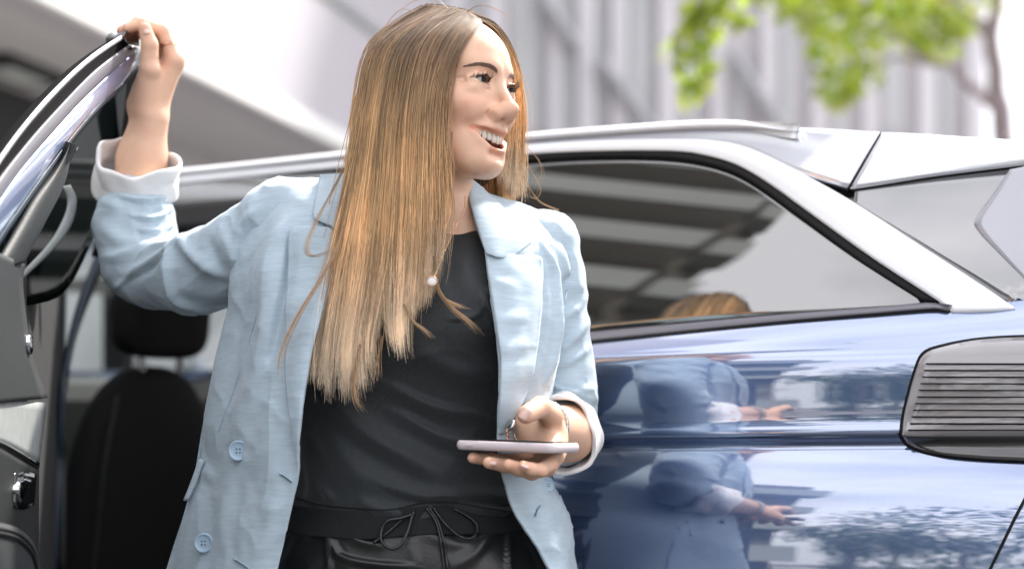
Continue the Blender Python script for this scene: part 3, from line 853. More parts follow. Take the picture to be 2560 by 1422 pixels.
blob('rear_bench', car(0.0, -0.9, 0.52), (.28, .68, .12), CR, M['seat'], carT, 4)
blob('rear_backrest', car(0.34, -0.9, 0.88), (.09, .68, .34), tilt(0.25), M['seat'], carT, 4)
b = MB(); b.box(-2.32, -1.95, WD + 0.1, -0.12, 0.6, 1.20, CR, CO); b.build('dashboard', M['plastic'], carT, bevel=0.06)
b = MB(); b.box(-2.4, 0.8, WD + 0.02, WD + 0.10, 0.3, 1.21, CR, CO); b.build('far_door_trim', M['plastic'], carT, bevel=0.02)
b = MB(); b.box(0.62, 0.66, WD + 0.1, -0.10, 0.3, 1.42, CR, CO); b.build('boot_divider', M['headliner'], carT)
b = MB(); b.box(-0.10, -0.04, -0.32, -0.22, 0.38, 1.40, CR, CO); b.build('door_post', M['plastic'], carT, bevel=0.015)

# ------------------------------------------------------------------ open rear door at the left
def dU(px): return 2.05 + 0.6 * np.asarray(px, float) / 330.0
def dL(px): return np.minimum(-0.183 / ((np.asarray(px, float) - 1280) / FP + 0.205), 3.6)
door = bpy.data.objects.new('rear_door', None); COL.objects.link(door); attach(door, carT)
door.matrix_parent_inverse = Matrix.Translation(-Vector(carT.location))
door['label'] = 'open rear door of the blue car seen from inside'
def dpatch(name, a, b_, m, nu=40, nv=6, dep=dU, thick=0.012, shift=0.0, crown=0.0):
    g = loft_px(a, b_, nu, nv)
    d = dep(g[..., 0]) + shift - crown * np.sin(np.pi * np.linspace(0, 1, nv))[None]
    G = PA(np.stack([g[..., 0], g[..., 1], d], -1))
    return shell(name, G, thick, m, door)
c0 = [(-60, 482), (0, 392), (50, 322), (100, 261), (150, 208), (200, 161), (250, 122), (308, 86)]
c1 = [(-60, 500), (0, 410), (50, 340), (100, 280), (150, 226), (200, 177), (250, 137), (316, 93)]
c2 = [(-60, 540), (0, 447), (50, 381), (100, 321), (150, 266), (200, 213), (250, 166), (322, 112)]
c3 = [(-60, 595), (0, 502), (50, 429), (100, 368), (150, 311), (200, 256), (250, 208), (346, 120)]
c4 = [(-60, 690), (0, 592), (50, 520), (100, 450), (150, 382), (200, 318), (250, 262), (300, 216), (344, 160)]
c5 = [(-60, 712), (0, 612), (50, 537), (100, 465), (150, 395), (200, 329), (250, 272), (303, 224), (347, 166)]
dpatch('outer_chrome_strip', c0, c1, M['satin'], 60, 6, thick=0.004, shift=0.0, crown=0.005)
dpatch('black_channel', c1, c2, M['channel'], 40, 6, thick=0.02, shift=0.008)
dpatch('grey_seal', c2, c3, M['seal_grey'], 40, 8, thick=0.02, shift=0.0, crown=0.008)
dpatch('painted_frame', c3, c4, M['frame_paint'], 60, 8, thick=0.003, shift=0.004, crown=0.006)
dpatch('frame_edge', c4, c5, M['shaded_blue'], 60, 4, thick=0.02, shift=0.010)
dpatch('corner_cap', [(306, 88), (316, 76), (332, 70), (346, 74)], [(318, 110), (328, 112), (340, 114), (350, 116)], M['gloss_black'], 14, 6, thick=0.03, shift=-0.006, crown=0.008)
dpatch('frame_clip', [(322, 121), (331, 117)], [(326, 127), (335, 123)], M['rubber'], 4, 3, thick=0.004, shift=-0.012)
# window glass, the dark upright frame behind it and the leatherette trim
def dG(px): return 2.42 + 0.55 * np.asarray(px, float) / 330.0
dpatch('window_glass', [(0, 580), (100, 438), (200, 303), (300, 203), (345, 140)], [(0, 760), (90, 760), (170, 720), (250, 560), (330, 380)], M['door_glass'], 24, 10, dG, 0.006)
dpatch('upright_frame', [(346, 150), (336, 300), (310, 420), (285, 560), (262, 640)], [(318, 200), (306, 320), (282, 430), (252, 560), (228, 640)], M['rubber'], 20, 5, lambda x: 2.9 + 0 * x, 0.03)
dpatch('window_trim', [(176, 356), (132, 424), (84, 492), (34, 580), (-30, 690)], [(176, 358), (172, 420), (154, 478), (112, 560), (62, 656)], M['leather_grey'], 30, 10, lambda x: 2.16 + 0.22 * np.asarray(x, float) / 175, 0.012, -0.01, 0.02)
def dP(px): return 2.10 + 0.30 * np.clip(np.asarray(px, float), -80, 130) / 120
dpatch('upper_panel', [(-80, 600), (-80, 700), (-80, 800), (-80, 900), (-80, 985), (-80, 1015)], [(63, 660), (58, 712), (70, 820), (80, 880), (100, 945), (120, 995)], M['leather_grey'], 30, 12, dP, 0.04, 0, 0.02)
dpatch('inlay', [(-80, 1030), (0, 1010), (20, 1002), (118, 1006)], [(-80, 1075), (0, 1104), (30, 1118), (99, 1160)], M['cloth_grey'], 20, 8, dP, 0.03, 0.004)
dpatch('inlay_border', [(-80, 1070), (0, 1100), (30, 1114), (100, 1156)], [(-80, 1088), (0, 1114), (30, 1130), (98, 1172)], M['gloss_black'], 20, 4, dP, 0.03, -0.004, 0.006)
dpatch('lower_panel', [(-80, 1086), (0, 1112), (30, 1128), (98, 1170)], [(-80, 1560), (0, 1560), (60, 1560), (96, 1560)], M['plastic'], 14, 20, dP, 0.04, 0.004)
dpatch('gap_shade_sheet', [(-80, 640), (60, 640), (120, 640), (168, 640)], [(-80, 1600), (60, 1600), (110, 1600), (150, 1600)], M['dark_open'], 14, 14, lambda x: dL(x) + 0.12, 0.05)  # dark sheet added for the shaded gap between door and pillar
dpatch('door_handle', [(48, 1196), (60, 1190), (70, 1194), (80, 1200)], [(46, 1246), (56, 1256), (66, 1226), (80, 1204)], M['chrome'], 10, 6, dP, 0.02, -0.02, 0.012)
dpatch('handle_bowl', [(40, 1184), (66, 1178), (92, 1186)], [(38, 1268), (62, 1272), (86, 1262)], M['gloss_black'], 10, 6, dP, 0.02, -0.008)
dpatch('lock_pull', [(73, 838), (80, 836), (84, 846)], [(75, 880), (79, 886), (84, 872)], M['chrome'], 8, 5, dP, 0.02, -0.02, 0.005)
dpatch('armrest', [(-80, 1300), (0, 1306), (50, 1322), (84, 1356), (98, 1400), (104, 1440)], [(-80, 1600), (0, 1600), (40, 1600), (80, 1600), (100, 1600), (108, 1600)], M['leather_grey'], 24, 10, dP, 0.08, -0.06, 0.05)
for k, dy in enumerate((14, 26)):
    pts = [P(x, y + dy, float(dP(x)) - 0.083 - .01 * k) for x, y in [(-80, 1300), (0, 1306), (50, 1322), (82, 1356), (94, 1400), (98, 1450)]]
    mesh('armrest_stitch', *tube_geo(catmull(pts, 24), 0.0022, 6), M['plastic'], door)
# solid pale band standing in for a mirrored glimpse of the silver roofline strip
dpatch('mirrored_strip_band', [(176, 462), (192, 500), (180, 560), (140, 618), (56, 700)], [(158, 470), (170, 505), (155, 555), (118, 612), (58, 676)], M['cloth_grey'], 30, 5, lambda x: 2.42 + 0.2 * np.asarray(x, float) / 190, 0.008, 0.0, 0.006)
# ------------------------------------------------------------------ the woman: materials
def skin_mat():
    m, b, N, L = new_mat('skin')
    at = N.new('ShaderNodeVertexColor'); at.layer_name = 'tint'
    tc = N.new('ShaderNodeTexCoord')
    no = N.new('ShaderNodeTexNoise'); no.inputs['Scale'].default_value = 45; no.inputs['Detail'].default_value = 6
    L.new(tc.outputs['Object'], no.inputs['Vector'])
    mx = N.new('ShaderNodeMix'); mx.data_type = 'RGBA'
    mx.inputs['A'].default_value = (0.70, 0.42, 0.285, 1); mx.inputs['B'].default_value = (0.81, 0.53, 0.38, 1)
    L.new(no.outputs['Fac'], mx.inputs['Factor'])
    vo = N.new('ShaderNodeTexVoronoi'); vo.inputs['Scale'].default_value = 110
    L.new(tc.outputs['Object'], vo.inputs['Vector'])
    rp = N.new('ShaderNodeValToRGB'); rp.color_ramp.elements[0].position = 0.05; rp.color_ramp.elements[0].color = (.80, .70, .62, 1)
    rp.color_ramp.elements[1].position = 0.11; rp.color_ramp.elements[1].color = (1, 1, 1, 1)
    L.new(vo.outputs['Distance'], rp.inputs['Fac'])
    m1 = N.new('ShaderNodeMix'); m1.data_type = 'RGBA'; m1.blend_type = 'MULTIPLY'; m1.inputs['Factor'].default_value = 0.7
    L.new(mx.outputs['Result'], m1.inputs['A']); L.new(rp.outputs['Color'], m1.inputs['B'])
    mm = N.new('ShaderNodeMix'); mm.data_type = 'RGBA'; mm.blend_type = 'MULTIPLY'; mm.inputs['Factor'].default_value = 1
    L.new(m1.outputs['Result'], mm.inputs['A']); L.new(at.outputs['Color'], mm.inputs['B'])
    L.new(mm.outputs['Result'], b.inputs['Base Color'])
    b.inputs['Roughness'].default_value = 0.5
    b.inputs['Specular IOR Level'].default_value = 0.4
    b.inputs['Subsurface Weight'].default_value = 0.25
    b.inputs['Subsurface Radius'].default_value = (0.9, 0.35, 0.2)
    b.inputs['Subsurface Scale'].default_value = 0.006
    n2 = N.new('ShaderNodeTexNoise'); n2.inputs['Scale'].default_value = 700; n2.inputs['Detail'].default_value = 3
    L.new(tc.outputs['Object'], n2.inputs['Vector'])
    bp = N.new('ShaderNodeBump'); bp.inputs['Strength'].default_value = 0.25; bp.inputs['Distance'].default_value = 0.0005
    L.new(n2.outputs['Fac'], bp.inputs['Height']); L.new(bp.outputs['Normal'], b.inputs['Normal'])
    return m
M['skin'] = skin_mat()

def fabric(name, col, var, rough=0.8, sheen=0.25, slub=(14, 14, 150), wave=True):
    m, b, N, L = new_mat(name)
    tc = N.new('ShaderNodeTexCoord')
    def noise(scale, vec, det=4):
        mp = N.new('ShaderNodeMapping'); mp.inputs['Scale'].default_value = vec
        L.new(tc.outputs['Object'], mp.inputs['Vector'])
        n = N.new('ShaderNodeTexNoise'); n.inputs['Scale'].default_value = scale; n.inputs['Detail'].default_value = det
        L.new(mp.outputs['Vector'], n.inputs['Vector']); return n
    n1 = noise(1.0, slub, 5); n2 = noise(6.0, (1, 1, 1), 3)
    ad = N.new('ShaderNodeMath'); ad.operation = 'MULTIPLY_ADD'; ad.inputs[1].default_value = 0.35; 
    L.new(n2.outputs['Fac'], ad.inputs[0]); L.new(n1.outputs['Fac'], ad.inputs[2])
    rp = N.new('ShaderNodeMapRange'); rp.inputs['From Min'].default_value = 0.42; rp.inputs['From Max'].default_value = 0.92
    L.new(ad.outputs[0], rp.inputs['Value'])
    mx = N.new('ShaderNodeMix'); mx.data_type = 'RGBA'
    mx.inputs['A'].default_value = tuple(c * (1 - var) for c in col) + (1,); mx.inputs['B'].default_value = tuple(min(1, c * (1 + var)) for c in col) + (1,)
    L.new(rp.outputs['Result'], mx.inputs['Factor']); L.new(mx.outputs['Result'], b.inputs['Base Color'])
    b.inputs['Roughness'].default_value = rough; b.inputs['Specular IOR Level'].default_value = 0.2
    b.inputs['Sheen Weight'].default_value = sheen
    n3 = noise(1.0, (700, 700, 900), 2)
    a2 = N.new('ShaderNodeMath'); a2.operation = 'ADD'
    L.new(n1.outputs['Fac'], a2.inputs[0]); L.new(n3.outputs['Fac'], a2.inputs[1])
    bp = N.new('ShaderNodeBump'); bp.inputs['Strength'].default_value = 0.22; bp.inputs['Distance'].default_value = 0.0006
    L.new(a2.outputs[0], bp.inputs['Height']); L.new(bp.outputs['Normal'], b.inputs['Normal'])
    return m
M['linen'] = fabric('pale_blue_linen', (0.43, 0.525, 0.59), 0.10, slub=(40, 40, 320))
M['lining'] = fabric('white_linen', (0.80, 0.78, 0.77), 0.05, slub=(40, 40, 320))
M['jersey'] = fabric('black_jersey', (0.020, 0.024, 0.026), 0.25, rough=0.55, sheen=0.3, slub=(200, 200, 200))
M['ribbed'] = fabric('black_waistband', (0.010, 0.012, 0.013), 0.2, rough=0.8, sheen=0.08, slub=(300, 300, 60))
M['faux_leather'] = mat('black_faux_leather', (0.011, 0.012, 0.012), 0.36, var=0.2, scale=25, bump=0.35, bscale=380, bdist=0.0008, spec=0.6)
M['cord'] = mat('black_leather_cord', (0.010, 0.011, 0.012), 0.32, var=0.2, scale=100)
M['button'] = mat('pale_blue_button', (0.34, 0.47, 0.58), 0.3, var=0.06, scale=60)
M['thread'] = mat('dark_thread', (0.12, 0.16, 0.20), 0.8)
M['thread_blue'] = mat('blue_thread', (0.31, 0.42, 0.51), 0.8)
M['gold'] = mat('rose_gold', (0.78, 0.46, 0.30), 0.18, metal=1.0, var=0.05)
M['steel'] = mat('steel_links', (0.55, 0.57, 0.56), 0.2, metal=1.0, var=0.05)
M['pearl'] = mat('pearl_shell', (0.78, 0.74, 0.72), 0.25, var=0.1, scale=160, coat=0.5)
M['tooth'] = mat('tooth_enamel', (0.62, 0.55, 0.47), 0.2, var=0.03)
M['gum'] = mat('gum', (0.50, 0.19, 0.17), 0.35, var=0.1)
M['mouth'] = mat('mouth_inside', (0.16, 0.035, 0.03), 0.5)
M['sclera'] = mat('eye_white', (0.36, 0.34, 0.325), 0.12, var=0.03)
M['iris'] = mat('brown_iris', (0.014, 0.009, 0.006), 0.3, var=0.4, scale=300, spec=0.12)
M['pupil'] = mat('pupil', (0.002, 0.002, 0.002), 0.4, spec=0.1)
M['nail'] = mat('pink_nail', (0.74, 0.50, 0.42), 0.18, var=0.03, coat=0.6)
M['phone_case'] = mat('pale_pink_phone_case', (0.66, 0.58, 0.60), 0.42, var=0.02)
M['phone_glass'] = mat('phone_glass', (0.01, 0.01, 0.012), 0.03, coat=0.5)
M['shoe'] = mat('white_shoe_leather', (0.7, 0.69, 0.67), 0.5)

def hair_mat(name):
    m, b, N, L = new_mat(name)
    at = N.new('ShaderNodeVertexColor'); at.layer_name = 'tint'
    L.new(at.outputs['Color'], b.inputs['Base Color'])
    b.inputs['Roughness'].default_value = 0.38
    b.inputs['Specular IOR Level'].default_value = 0.55
    b.inputs['Sheen Weight'].default_value = 0.1
    return m
M['hair'] = hair_mat('hair_strand')

WY = 0.05
woman = thing('person', 'smiling woman with long straight hair in a pale blue blazer, holding the car door', 'person', (-0.13, WY, 0.0))

# ------------------------------------------------------------------ head pose (fitted to the face in the photograph)
HM = np.array([[0.57011216, 0.82152825, 0.00796656], [0.81772612, -0.56835678, 0.09107444], [-0.07934807, 0.04540818, 0.99581222]])
HT = np.array([-0.0888, 0.0, 1.56508]); HS = 1.016
def h2w(q): return (np.asarray(q, float) * HS) @ HM.T + HT
def w2h(p): return ((p - HT) @ HM) / HS

def head_sdf(q):
    """head in its own axes: x to her left, y forward, z up, eyes at z = 0"""
    a = np.abs(q[:, 0]); qm = q.copy(); qm[:, 0] = a           # mirrored copy for paired features
    f = sd_ell(q, (0, -0.014, 0.036), (0.073, 0.088, 0.074))                 # cranium
    f = smin(f, sd_ell(q, (0, 0.030, 0.028), (0.058, 0.060, 0.055)), 0.03)   # forehead
    f = smin(f, sd_ell(q, (0, 0.024, -0.030), (0.058, 0.062, 0.075)), 0.03)  # mid face
    f = smin(f, sd_ell(q, (0, 0.030, -0.074), (0.044, 0.047, 0.042)), 0.03)  # jaw
    f = smin(f, sd_cap(qm, (0.050, -0.002, -0.050), (0.022, 0.055, -0.102), 0.014, 0.013), 0.03)   # jaw line
    f = smin(f, sd_ell(q, (0, 0.0665, -0.104), (0.019, 0.017, 0.0165)), 0.022)   # chin
    f = smin(f, sd_ell(qm, (0.037, 0.057, -0.033), (0.023, 0.0225, 0.0185)), 0.022)   # cheek apple
    f = smin(f, sd_ell(qm, (0.053, 0.028, -0.022), (0.014, 0.030, 0.015)), 0.02)     # cheekbone
    f = smin(f, sd_cap(qm, (0.012, 0.081, 0.017), (0.040, 0.066, 0.022), 0.0075, 0.006), 0.018)   # brow
    # eye sockets
    f = smax(f, -sd_ell(qm, (0.032, 0.100, 0.002), (0.0185, 0.0215, 0.0125)), 0.014)
    # nose
    n = sd_cap(q, (0, 0.081, 0.006), (0, 0.1050, -0.0335), 0.0062, 0.0072)
    n = smin(n, sd_ell(q, (0, 0.1082, -0.0375), (0.0074, 0.0088, 0.0072)), 0.008)
    n = smin(n, sd_ell(qm, (0.0142, 0.0885, -0.0440), (0.0072, 0.0096, 0.0082)), 0.0045)
    n = smin(n, sd_cap(qm, (0.004, 0.1035, -0.0425), (0.0122, 0.0915, -0.0450), .0066, .0068), 0.008)
    n = smin(n, sd_ell(qm, (0.0072, 0.0960, -0.0370), (0.0078, 0.0090, 0.0090)), 0.006)
    n = smin(n, sd_cap(q, (0, 0.1045, -0.0440), (0, 0.090, -0.0535), 0.0042, 0.005), 0.005)
    f = smin(f, n, 0.010)
    f = smax(f, -sd_ell(qm, (0.0072, 0.0965, -0.0520), (0.0032, 0.0058, 0.0040)), 0.003)   # nostrils
    f = smax(f, -chain(qm, [(0.0190, 0.0885, -0.0350), (0.0232, 0.0820, -0.0445), (0.0195, 0.0835, -0.0525)], [.0004, .0010, .0005], .002), 0.0045)
    # muzzle and lips
    f = smin(f, sd_ell(q, (0, 0.054, -0.070), (0.030, 0.027, 0.022)), 0.02)
    up = [(0.0, 0.0862, -0.0640), (0.010, 0.0848, -0.0630), (0.024, 0.0772, -0.0620), (0.0395, 0.0640, -0.0622)]
    lo = [(0.0, 0.0790, -0.0904), (0.010, 0.0775, -0.0890), (0.024, 0.0715, -0.0795), (0.0395, 0.0640, -0.0632)]
    mo = [(0.0, 0.089, -0.0775), (0.010, 0.087, -0.0765), (0.023, 0.080, -0.0705), (0.0380, 0.0690, -0.0630)]
    f = smin(f, chain(qm, up, [.0030, .0030, .0026, .0016], .004), 0.008)
    f = smin(f, chain(qm, lo, [.0050, .0048, .0036, .0018], .004), 0.008)
    f = smax(f, -chain(qm, mo, [.0098, .0092, .0068, .0014], .003), 0.003)
    f = smax(f, -sd_ell(q, (0, 0.056, -0.078), (0.027, 0.036, 0.012)), 0.003)
    # smile fold and dimple beside the mouth
    f = smax(f, -chain(qm, [(0.0235, 0.0900, -0.0490), (0.033, 0.0820, -0.0555), (0.0450, 0.0665, -0.0640)], [.0010, .0020, .0012], .003), 0.012)
    f = smax(f, -sd_cap(q, (-.012, 0.0830, -0.0975), (.012, 0.0830, -0.0975), .002), 0.012)
    # eyelids
    ul = [(0.0165, 0.0765, -0.0025), (0.023, 0.0835, 0.0034), (0.032, 0.0855, 0.0054), (0.041, 0.0795, 0.0032), (0.0465, 0.0700, -0.0012)]
    ll = [(0.0165, 0.0765, -0.0030), (0.024, 0.0820, -0.0056), (0.032, 0.0832, -0.0058), (0.040, 0.0785, -0.0044), (0.0465, 0.0700, -0.0012)]
    f = smin(f, chain(qm, ul, [.0020, .0030, .0033, .0031, .0020], .003), 0.007)
    f = smin(f, chain(qm, ll, [.0016, .0026, .0030, .0027, .0018], .003), 0.007)
    f = smin(f, sd_ell(qm, (0.033, 0.0745, -0.0125), (0.016, 0.006, 0.004)), 0.011)    # smile bulge under the eye
    f = smax(f, -sd_ell(qm, (0.0318, 0.0880, -0.0006), (0.0142, 0.0150, 0.0035)), 0.0012)
    for a_, b_ in (((.0500, .0655, -.0035), (.0590, .0500, -.0100)), ((.0500, .0650, .0005), (.0595, .0490, .0000)), ((.0210, .0850, -.0120), (.0440, .0745, -.0110))):
        f = smax(f, -sd_cap(qm, a_, b_, .0007, .0004), 0.0035)
    # simple ears under the hair
    f = smin(f, sd_ell(qm, (0.071, -0.010, -0.012), (0.006, 0.015, 0.028)), 0.006)
    return f

NB0 = P(1092, 575, 2.455)
def head_world(p):
    q = w2h(p)
    f = head_sdf(q) * HS
    g = sd_cap(p, h2w((0, -0.022, -0.040)), NB0, 0.050, 0.053)
    g = smin(g, sd_cap(p, h2w((-0.045, -0.018, -0.05)), P(1150, 590, 2.405), 0.012, 0.010), 0.03)
    g = smin(g, sd_cap(p, P(1010, 615, 2.47), P(1190, 620, 2.47), 0.05), 0.06)
    g = smin(g, sd_ell(p, P(1085, 720, 2.455), (0.15, 0.085, 0.10)), 0.06)
    g = smin(g, sd_cap(p, P(1120, 595, 2.395), P(1010, 580, 2.42), 0.010), 0.02)
    g = smin(g, sd_cap(p, P(1150, 595, 2.395), P(1260, 590, 2.43), 0.010), 0.02)
    return smin(f, g, 0.022)
lo = np.array([-0.30, -0.16, 1.30]); hi = np.array([0.13, 0.17, 1.71])
Vh, Qh = nets(head_world, lo, hi, 0.0019)
Vh = relax(Vh, Qh, 2, 0.35)

def skin_tint(V):
    q = w2h(V); qm = q.copy(); qm[:, 0] = np.abs(q[:, 0])
    C = np.ones((len(V), 3))
    def blend(w, col):
        nonlocal C
        C = C * (1 - w[:, None]) + C * np.array(col) * w[:, None]
    up = [(0.0, 0.0882, -0.0650), (0.010, 0.0868, -0.0640), (0.024, 0.0785, -0.0630), (0.0385, 0.0665, -0.0628)]
    lo_ = [(0.0, 0.0815, -0.0894), (0.010, 0.0800, -0.0880), (0.024, 0.0735, -0.0785), (0.0385, 0.0665, -0.0636)]
    w = 1 - sstep(0.0006, 0.0028, chain(qm, up, [.0022, .0022, .0018, .0008], .003)); blend(w, (0.93, 0.72, 0.70))
    w = 1 - sstep(0.0006, 0.0028, chain(qm, lo_, [.0048, .0048, .0036, .0012], .003)); blend(w, (0.95, 0.74, 0.72))
    ins = (1 - sstep(0.004, 0.010, np.linalg.norm((q - (0, 0.066, -0.078)) / (1.0, 1.0, 0.45), axis=1) - 0.018)) * (qm[:, 1] < 0.079); blend(ins * .9, (0.42, 0.14, 0.13))
    w = np.exp(-(((qm - (0.043, 0.066, -0.034)) / (0.020, 0.03, 0.016)) ** 2).sum(1)); blend(w * 0.7, (1.03, 0.80, 0.78))
    w = np.exp(-(((q - (0, 0.115, -0.042)) / (0.010, 0.012, 0.010)) ** 2).sum(1)); blend(w * 0.5, (1.02, 0.82, 0.80))
    ul = [(0.018, 0.080, 0.0000), (0.025, 0.087, 0.0030), (0.032, 0.0885, 0.0042), (0.041, 0.0815, 0.0018), (0.0475, 0.0710, -0.0015)]
    w = 1 - sstep(0.0, 0.0022, chain(qm, ul, [.0008, .0012, .0014, .0014, .0012], .002)); blend(w, (0.16, 0.12, 0.11))
    ll = [(0.022, 0.083, -0.0040), (0.032, 0.0855, -0.0050), (0.041, 0.0802, -0.0035), (0.0475, 0.0710, -0.0015)]
    w = 1 - sstep(0.0, 0.002, chain(qm, ll, [.0004, .0006, .0009, .0010], .002)); blend(w * .15, (0.40, 0.30, 0.27))
    w = np.exp(-(((qm - (0.034, 0.085, 0.0085)) / (0.014, 0.02, 0.005)) ** 2).sum(1)); blend(w * 0.45, (0.80, 0.66, 0.60))
    bl = wavy(V, 61, 12, 12, 60)
    C *= (1 + np.stack([.025 * bl, .06 * bl, .06 * bl], 1))
    return np.clip(C, 0, 1.3)

# ------------------------------------------------------------------ hands
def PW(l): return PA(np.array(l, float))
# hand on the car door (image left)
rh_arm = PW([(322, 545, 2.665), (356, 400, 2.66), (378, 300, 2.65)])
rh = {
 'idx': (PW([(384, 270, 2.652), (436, 150, 2.648), (407, 78, 2.640), (356, 60, 2.632), (318, 72, 2.626)]), [.017, .0128, .0100, .0088, .0076]),
 'mid': (PW([(378, 270, 2.668), (434, 146, 2.670), (400, 72, 2.663), (346, 58, 2.655), (304, 77, 2.648)]), [.017, .0128, .0102, .0090, .0078]),
 'rng': (PW([(366, 275, 2.684), (424, 150, 2.692), (392, 76, 2.687), (340, 66, 2.678), (306, 84, 2.670)]), [.016, .0122, .0096, .0085, .0074]),
 'pky': (PW([(356, 280, 2.696), (410, 160, 2.710), (380, 96, 2.706), (340, 84, 2.698), (312, 96, 2.690)]), [.015, .0112, .0084, .0075, .0066]),
 'thb': (PW([(362, 272, 2.640), (374, 172, 2.622), (374, 112, 2.613), (362, 72, 2.608)]), [.0165, .0150, .0124, .0098]),
}
def rhand(p):
    f = chain(p, rh_arm, [.038, .034, .0262], .02)
    f = smin(f, sd_cap(p, P(346, 400, 2.675), P(366, 300, 2.662), .028, .021), .02)
    f = smin(f, sd_ell(p, P(382, 228, 2.655), (.026, .020, .045)), .02)
    for k in ('idx', 'mid', 'rng', 'pky'):
        f = smin(f, chain(p, rh[k][0], rh[k][1], .004), .0075)
    f = smin(f, sd_cap(p, P(372, 262, 2.66), P(430, 165, 2.662), .019, .014), .02)
    f = smin(f, sd_cap(p, P(352, 262, 2.655), P(368, 200, 2.632), .018, .014), .02)
    f = smin(f, chain(p, rh['thb'][0], rh['thb'][1], .004), .010)
    f = smin(f, sd_sph(p, P(440, 152, 2.645), .0095), .012)      # index knuckle
    f = smin(f, sd_sph(p, P(381, 176, 2.617), .0105), .010)      # thumb knuckle
    return f
Vr, Qr = nets(rhand, P(240, 480, 2.7) - (.03, .16, .10), P(470, 20, 2.62) + (.03, .14, .03), 0.0016)
Vr = relax(Vr, Qr, 2, 0.4)
# hand with the phone (image right)
lh_arm = PW([(1416, 1080, 2.49), (1420, 1084, 2.40), (1346, 1064, 2.285)])
lh = {
 'thb': (PW([(1376, 1096, 2.262), (1376, 1040, 2.232), (1350, 1018, 2.198), (1315, 1036, 2.168)]), [.0185, .0152, .0136, .0118]),
 'idx': (PW([(1358, 1095, 2.285), (1352, 1150, 2.275), (1288, 1153, 2.262), (1228, 1148, 2.244), (1182, 1144, 2.226)]), [.016, .0112, .0096, .0084, .0072]),
 'mid': (PW([(1366, 1100, 2.265), (1366, 1160, 2.245), (1308, 1168, 2.228), (1262, 1163, 2.210), (1222, 1156, 2.196)]), [.016, .0120, .0102, .0090, .0078]),
 'rng': (PW([(1372, 1100, 2.245), (1370, 1166, 2.215), (1330, 1180, 2.192), (1296, 1172, 2.178), (1272, 1162, 2.170)]), [.016, .0116, .0098, .0088, .0076]),
 'pky': (PW([(1378, 1105, 2.230), (1374, 1160, 2.192), (1352, 1175, 2.168), (1326, 1172, 2.156), (1308, 1164, 2.150)]), [.014, .0100, .0086, .0078, .0068]),
}
def lhand(p):
    f = chain(p, lh_arm, [.036, .034, .0275], .02)
    f = smin(f, sd_cap(p, P(1338, 1062, 2.29), P(1420, 1082, 2.39), .023, .030), .02)
    f = smin(f, sd_cap(p, P(1350, 1070, 2.285), P(1376, 1120, 2.25), .024, .019), .02)
    f = smin(f, sd_cap(p, P(1376, 1085, 2.262), P(1384, 1140, 2.225), .020, .0145), .018)
    for k in ('idx', 'mid', 'rng', 'pky'):
        f = smin(f, chain(p, lh[k][0], lh[k][1], .004), .007)
    f = smin(f, chain(p, lh['thb'][0], lh['thb'][1], .004), .010)
    return f
Vl, Ql = nets(lhand, P(1160, 1225, 2.15) - (.02, .06, .03), P(1500, 970, 2.52) + (.02, .04, .02), 0.0016)
Vl = relax(Vl, Ql, 2, 0.4)

# torso, upper arms and legs under the clothes (coarse)
def core(p):
    f = sd_ell(p, P(1040, 700, 2.455), (.155, .085, .15))
    f = smin(f, sd_ell(p, P(1010, 1000, 2.44), (.125, .08, .16)), .08)
    f = smin(f, sd_ell(p, P(1010, 1330, 2.45), (.15, .09, .14)), .08)
    f = smin(f, chain(p, PW([(760, 580, 2.48), (600, 645, 2.51), (385, 665, 2.63), (345, 560, 2.656), (345, 470, 2.66)]), [.042, .036, .033, .032, .032], .04), .05)
    f = smin(f, chain(p, PW([(1340, 630, 2.495), (1362, 740, 2.49), (1398, 960, 2.487), (1410, 1060, 2.485)]), [.040, .036, .032, .03], .04), .05)
    f = smin(f, chain(p, [P(930, 1400, 2.45), (-.20, WY - .02, .50), (-.205, WY + .03, .09)], [.085, .055, .036], .03), .05)
    f = smin(f, chain(p, [P(1110, 1400, 2.45), (-.02, WY - .02, .50), (.00, WY + .03, .09)], [.085, .055, .036], .03), .05)
    f = smin(f, sd_cap(p, P(1092, 575, 2.455), P(1085, 640, 2.455), .05, .07), .05)
    return f
Vc, Qc = nets(core, (-.64, -.16, .02), (.20, .34, 1.42), 0.011)
Vb = np.vstack([Vh, Vr, Vl, Vc])
Qb = np.vstack([Qh, Qr + len(Vh), Ql + len(Vh) + len(Vr), Qc + len(Vh) + len(Vr) + len(Vl)])
Cb = np.ones((len(Vb), 3)); Cb[:len(Vh)] = skin_tint(Vh)
# knuckles and fingertips a little redder
for pts in [v[0] for v in rh.values()] + [v[0] for v in lh.values()]:
    for c, r_ in ((pts[1], .012), (pts[2], .009), (pts[-1], .012)):
        w = np.exp(-((Vb - c) ** 2).sum(1) / r_ ** 2)[:, None] * .45
        Cb = Cb * (1 - w) + Cb * np.array([1.0, .80, .76]) * w
body = mesh('body', Vb, Qb, M['skin'], woman, True, Cb)

